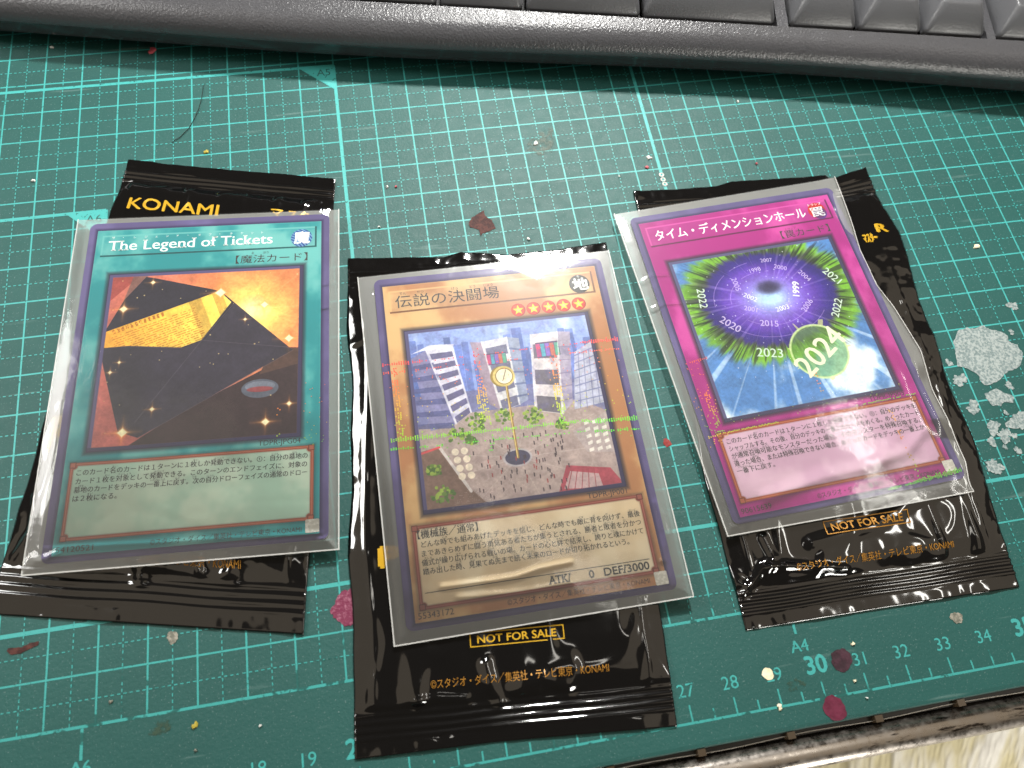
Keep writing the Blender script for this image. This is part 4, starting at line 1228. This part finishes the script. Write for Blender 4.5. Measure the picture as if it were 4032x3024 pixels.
        yrs = [('2024', 3.66, 3.84, .56, 33, PALEW, .018), ('2023', 2.38, 4.04, .24, -14, PALEY, .008), ('2020', 1.66, 5.0, .2, -46, YINK, .01), ('2015', 2.66, 4.84, .17, -14, YINK, .01),
               ('2022', 1.18, 5.86, .2, -98, PALEY, .01), ('2021', 4.83, 5.88, .2, -58, PALEY, .01), ('2022', 4.58, 4.95, .2, 58, PALEY, .01), ('1999', 3.72, 5.68, .17, 72, WINK, .02),
               ('2003', 3.16, 5.20, .13, 6, WINK, .01), ('2001', 2.33, 5.33, .13, -22, YINK, .01), ('2002', 2.44, 5.66, .13, -38, WINK, .01), ('2006', 3.83, 5.16, .15, 42, YINK, .0),
               ('2004', 4.1, 6.02, .13, -60, YINK, .0), ('2000', 3.55, 6.38, .12, -24, YINK, .0), ('1998', 2.85, 6.43, .12, 6, YINK, .0), ('2007', 3.25, 6.66, .11, -6, YINK, .0), ('2005', 2.2, 6.1, .14, -88, YINK, .0)]
        for s_, x_, y_, h_, a_, m_, b_ in yrs:
            put('printed_year', text(s_, x_, y_, h_, center=True, rot=a_, bold=b_), m_)
    lines = []
    for s_, xa, xb, y_, rd in ls: lines += line_with_readings(s_, xa, xb, y_, h, rd)
    put('effect_text', tmerge(*lines), INK)
    put('serial_number', text(num, .27, .215, .125, 1.02, serif=False), INK)
    put('copyright_line', text(COPYR, 2.17, .205, .135, 5.32, ref='C'), INK)
    sl = np.array(rr_loop(*[seal[i] for i in (0, 2, 1, 3)], 0.03, 3))
    put('foil_seal', (sl, [tuple(range(len(sl)))]), SEAL, z=ZC + 0.0045)
    # diffraction glints of the holographic print, painted as fixed coloured dashes
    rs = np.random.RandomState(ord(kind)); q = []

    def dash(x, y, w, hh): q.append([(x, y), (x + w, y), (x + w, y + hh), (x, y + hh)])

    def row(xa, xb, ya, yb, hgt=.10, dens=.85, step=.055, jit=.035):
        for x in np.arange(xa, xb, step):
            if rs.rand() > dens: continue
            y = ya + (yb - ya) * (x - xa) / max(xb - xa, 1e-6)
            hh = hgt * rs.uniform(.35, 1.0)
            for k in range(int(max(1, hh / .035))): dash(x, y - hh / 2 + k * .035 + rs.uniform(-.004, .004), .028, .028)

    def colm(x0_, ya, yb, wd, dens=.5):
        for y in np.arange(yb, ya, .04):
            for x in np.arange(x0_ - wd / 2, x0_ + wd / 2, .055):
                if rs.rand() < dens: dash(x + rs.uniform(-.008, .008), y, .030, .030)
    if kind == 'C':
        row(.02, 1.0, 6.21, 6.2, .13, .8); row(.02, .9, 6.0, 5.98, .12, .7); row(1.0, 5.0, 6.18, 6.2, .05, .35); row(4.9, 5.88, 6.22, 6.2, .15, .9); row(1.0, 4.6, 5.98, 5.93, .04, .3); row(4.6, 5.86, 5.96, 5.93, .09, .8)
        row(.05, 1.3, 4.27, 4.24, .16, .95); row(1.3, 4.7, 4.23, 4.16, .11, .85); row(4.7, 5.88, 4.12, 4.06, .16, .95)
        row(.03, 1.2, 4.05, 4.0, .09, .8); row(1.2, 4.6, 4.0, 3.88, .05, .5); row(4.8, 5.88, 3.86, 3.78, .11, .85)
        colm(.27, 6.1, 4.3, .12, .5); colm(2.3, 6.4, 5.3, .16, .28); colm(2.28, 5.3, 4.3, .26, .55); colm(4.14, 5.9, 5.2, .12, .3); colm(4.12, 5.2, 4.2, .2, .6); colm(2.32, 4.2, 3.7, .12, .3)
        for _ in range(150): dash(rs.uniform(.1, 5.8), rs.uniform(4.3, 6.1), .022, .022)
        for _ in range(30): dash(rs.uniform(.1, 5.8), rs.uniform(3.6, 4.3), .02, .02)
        fm = GLINTC
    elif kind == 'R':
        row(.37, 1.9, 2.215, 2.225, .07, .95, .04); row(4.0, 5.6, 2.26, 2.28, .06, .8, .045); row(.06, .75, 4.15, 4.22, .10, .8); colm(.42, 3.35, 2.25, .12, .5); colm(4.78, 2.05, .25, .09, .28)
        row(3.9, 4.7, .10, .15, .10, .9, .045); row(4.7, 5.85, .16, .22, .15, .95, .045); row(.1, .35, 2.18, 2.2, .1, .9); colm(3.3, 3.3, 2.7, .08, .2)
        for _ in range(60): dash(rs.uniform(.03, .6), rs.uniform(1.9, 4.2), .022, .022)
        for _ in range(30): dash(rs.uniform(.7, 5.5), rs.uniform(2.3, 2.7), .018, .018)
        fm = GLINTR
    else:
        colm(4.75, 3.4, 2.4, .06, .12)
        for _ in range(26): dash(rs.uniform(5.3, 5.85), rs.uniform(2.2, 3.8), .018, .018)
        fm = GLINTR
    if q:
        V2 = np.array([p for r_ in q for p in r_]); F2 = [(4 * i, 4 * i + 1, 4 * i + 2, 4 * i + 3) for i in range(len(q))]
        o = obj('painted_glints', lift(V2, f, ZC + 0.006), F2, fm, root, uv=np.column_stack([V2[:, 0] / CW, V2[:, 1] / CH])); o['kind'] = 'stuff'


ts = NT('silver_seal_foil'); ts.p.inputs['Metallic'].default_value = 0.45; ts.p.inputs['Roughness'].default_value = 0.35
ts.link(ts.mix(ts.ramp(ts.noise(1500, 3), [(0.45, 0.0), (0.6, 1.0)]), lin((206, 204, 194)), lin((232, 230, 222))), ts.p.inputs['Base Color']); SEAL = ts.m
GLINTR = glint_mat('painted_glint_orange', [(0.02, lin((110, 235, 40))), (0.12, lin((240, 150, 60))), (0.25, lin((250, 200, 60))), (0.264, lin((120, 220, 50))), (0.36, lin((250, 140, 60))), (0.5, lin((230, 70, 70)))], 1)
for k in 'LCR': card(k)

# ------------------------------------------------------------------ card sleeves
def film_mat(name, haze, hazecol, rough, bumps, bstr):
    t = NT(name); t.n.remove(t.p)
    tr = t.node('ShaderNodeBsdfTransparent'); tr.inputs[0].default_value = (0.97, 0.975, 0.97, 1)
    di = t.node('ShaderNodeBsdfDiffuse'); di.inputs[0].default_value = (*hazecol, 1)
    gl = t.node('ShaderNodeBsdfGlossy'); gl.inputs['Roughness'].default_value = rough; gl.inputs[0].default_value = (1, 1, 1, 1)
    fr = t.node('ShaderNodeFresnel'); fr.inputs[0].default_value = 1.45
    m1 = t.node('ShaderNodeMixShader'); m1.inputs[0].default_value = haze
    t.link(tr.outputs[0], m1.inputs[1]); t.link(di.outputs[0], m1.inputs[2])
    m2 = t.node('ShaderNodeMixShader'); t.link(fr.outputs[0], m2.inputs[0]); t.link(m1.outputs[0], m2.inputs[1]); t.link(gl.outputs[0], m2.inputs[2])
    b = t.node('ShaderNodeBump'); b.inputs['Strength'].default_value = bstr; b.inputs['Distance'].default_value = 0.001
    t.link(t.noise(bumps, 3, 0.5), b.inputs['Height']); t.link(b.outputs[0], gl.inputs['Normal'])
    t.link(m2.outputs[0], t.o.inputs[0]); return t.m


FRONT = film_mat('sleeve_front_film', 0.045, (0.85, 0.85, 0.83), 0.09, 160, 0.06)
BACK = film_mat('sleeve_back_film', 0.30, (0.72, 0.73, 0.70), 0.3, 160, 0.1)
WELD = film_mat('sleeve_edge_weld', 0.55, (0.85, 0.85, 0.82), 0.2, 300, 0.2)
SLEEVES = {
    'L': dict(c=[(14.25, 12.069), (20.805, 11.552), (20.109, 2.675), (13.514, 3.146)], label='clear sleeve around the turquoise card on the left',
              cr=[([(.03, .15), (.19, .37), (.42, .33), (.66, .43)], 0.015, 0.075), ([(6.2, 6.72), (6.42, 6.78)], 0.009, 0.053), ([(6.52, 6.35), (6.40, 6.09), (6.2, 6.05)], 0.009, 0.053), ([(6.18, .28), (6.36, .29), (6.53, .04)], 0.009, 0.045), ([(.3, .55), (2.5, .50), (6.2, .42)], 0.004, 0.045)]),
    'C': dict(c=[(21.087, 9.438), (27.605, 9.394), (27.581, 0.475), (21.058, 0.49)], label='clear sleeve around the tan card in the middle',
              cr=[([(1.17, 1.08), (1.87, 1.06), (2.76, 1.04), (3.31, 1.14), (4.04, 1.18)], 0.006, 0.060), ([(1.49, .81), (2.88, .70), (3.96, .74)], 0.003, 0.060), ([(1.5, 8.5), (2.0, 8.62), (2.24, 8.77), (2.39, 8.96)], 0.007, 0.135), ([(3.43, 8.98), (3.77, 8.91), (4.14, 8.62), (4.51, 8.33)], 0.006, 0.150), ([(6.1, .9), (6.3, 1.5), (6.25, 2.2)], 0.006, 0.075)]),
    'R': dict(c=[(27.974, 10.481), (34.388, 10.877), (34.747, 1.753), (28.665, 1.632)], label='clear sleeve around the magenta card on the right',
              cr=[([(1.33, .75), (2.67, .98), (4.0, 1.08), (5.36, 1.3), (6.06, 1.75)], 0.0068, 0.162), ([(2.6, .30), (3.6, .55), (4.6, 1.2), (5.6, 2.0)], 0.0036, 0.216), ([(.15, 6.9), (.5, 7.05), (.9, 7.0)], 0.009, 0.060), ([(.15, 6.1), (.5, 6.2), (1.0, 6.15)], 0.009, 0.060), ([(3.2, 5.0), (3.4, 4.5), (3.3, 4.2)], 0.006, 0.075), ([(6.3, 8.0), (6.25, 6), (6.4, 4), (6.35, 2)], 0.013, 0.135)]),
}
SW, SH = 6.6, 9.0


def sleeve(kind):
    d = SLEEVES[kind]; f0 = mapper(d['c'], SW, SH)
    wav_y = [0, .21, .75, 1.76, 2.65, 3.77, 5.03, 5.7, 6.7, 8.0, 9]; wav_x = [0, -.04, .16, .19, .10, .30, .05, -.2, -.25, -.1, 0]

    def f(P):
        P = np.array(P, float)[:, :2].copy()
        if kind == 'R':
            P[:, 0] += np.interp(P[:, 1], wav_y, wav_x) * 0.75 * sst(5.9, 6.6, P[:, 0])
        return f0(P)
    c0 = f([(SW / 2, SH / 2)])[0]
    root = thing('card_sleeve', d['label'], 'card sleeve', (c0[0], c0[1], 0.27), 'clear card sleeves')
    nx, ny = 200, 270
    P, F = grid(SW, SH, nx, ny)
    m = np.minimum(np.minimum(P[:, 0], SW - P[:, 0]), np.minimum(P[:, 1], SH - P[:, 1]))
    z = 0.308 + 0.014 * sst(0.03, 0.30, m)
    seed = ord(kind)
    z += 0.016 * (fnoise(P[:, 0] * .7, P[:, 1] * .6, seed, 2) - 0.3) * sst(0, .4, m)
    z += 0.0013 * (fnoise(P[:, 0] * 2.6, P[:, 1] * 3.4, seed + 4, 2) - 0.5) * sst(0, .4, m)
    for pl, amp, sg in d['cr']:
        w = 0.75 + 0.5 * fnoise(P[:, 0] * 3, P[:, 1] * 3, seed + 2, 2)
        z += amp * w * np.exp(-(seg_dist(P, pl) / sg) ** 2)
    if kind == 'R': z += 0.10 * sst(6.0, 6.5, P[:, 0]) * np.maximum(fnoise(P[:, 0] * .5, P[:, 1] * .9, 5, 2) - .2, .04)
    z = np.maximum(z, 0.306)
    z = np.maximum(z, 0.320 * sst(.2, .32, m))
    XY = f(P)
    obj('front_film', np.column_stack([XY, z]), F, FRONT, root, smooth=True)
    P2, F2 = grid(SW, SH, 30, 60)
    zb = np.full(len(P2), 0.272)
    if kind == 'R': zb += 0.09 * sst(6.0, 6.5, P2[:, 0]) * np.maximum(fnoise(P2[:, 0] * .5, P2[:, 1] * .9, 5, 2) - .2, .04)
    obj('back_film', np.column_stack([f(P2), zb]), F2, BACK, root, smooth=True)
    # welded rim: a thin proud line along the sides and bottom
    t = 0.028; zz = 0.317; ring = []
    n = 60
    outer = [(0, SH * i / n) for i in range(n, -1, -1)] + [(SW * i / n, 0) for i in range(1, n + 1)] + [(SW, SH * i / n) for i in range(1, n + 1)]
    inner = [(min(max(x, t), SW - t), max(y, t)) for x, y in outer]
    V2 = np.array(outer + inner); k = len(outer)
    zr = np.full(len(V2), zz)
    if kind == 'R': zr += 0.10 * sst(6.0, 6.5, V2[:, 0]) * np.maximum(fnoise(V2[:, 0] * .5, V2[:, 1] * .9, 5, 2) - .2, .04) + .01
    obj('welded_rim', np.column_stack([f(V2), np.maximum(zr, .316)]), [(i, i + 1, k + i + 1, k + i) for i in range(k - 1)], WELD, root)


for k in 'LCR': sleeve(k)
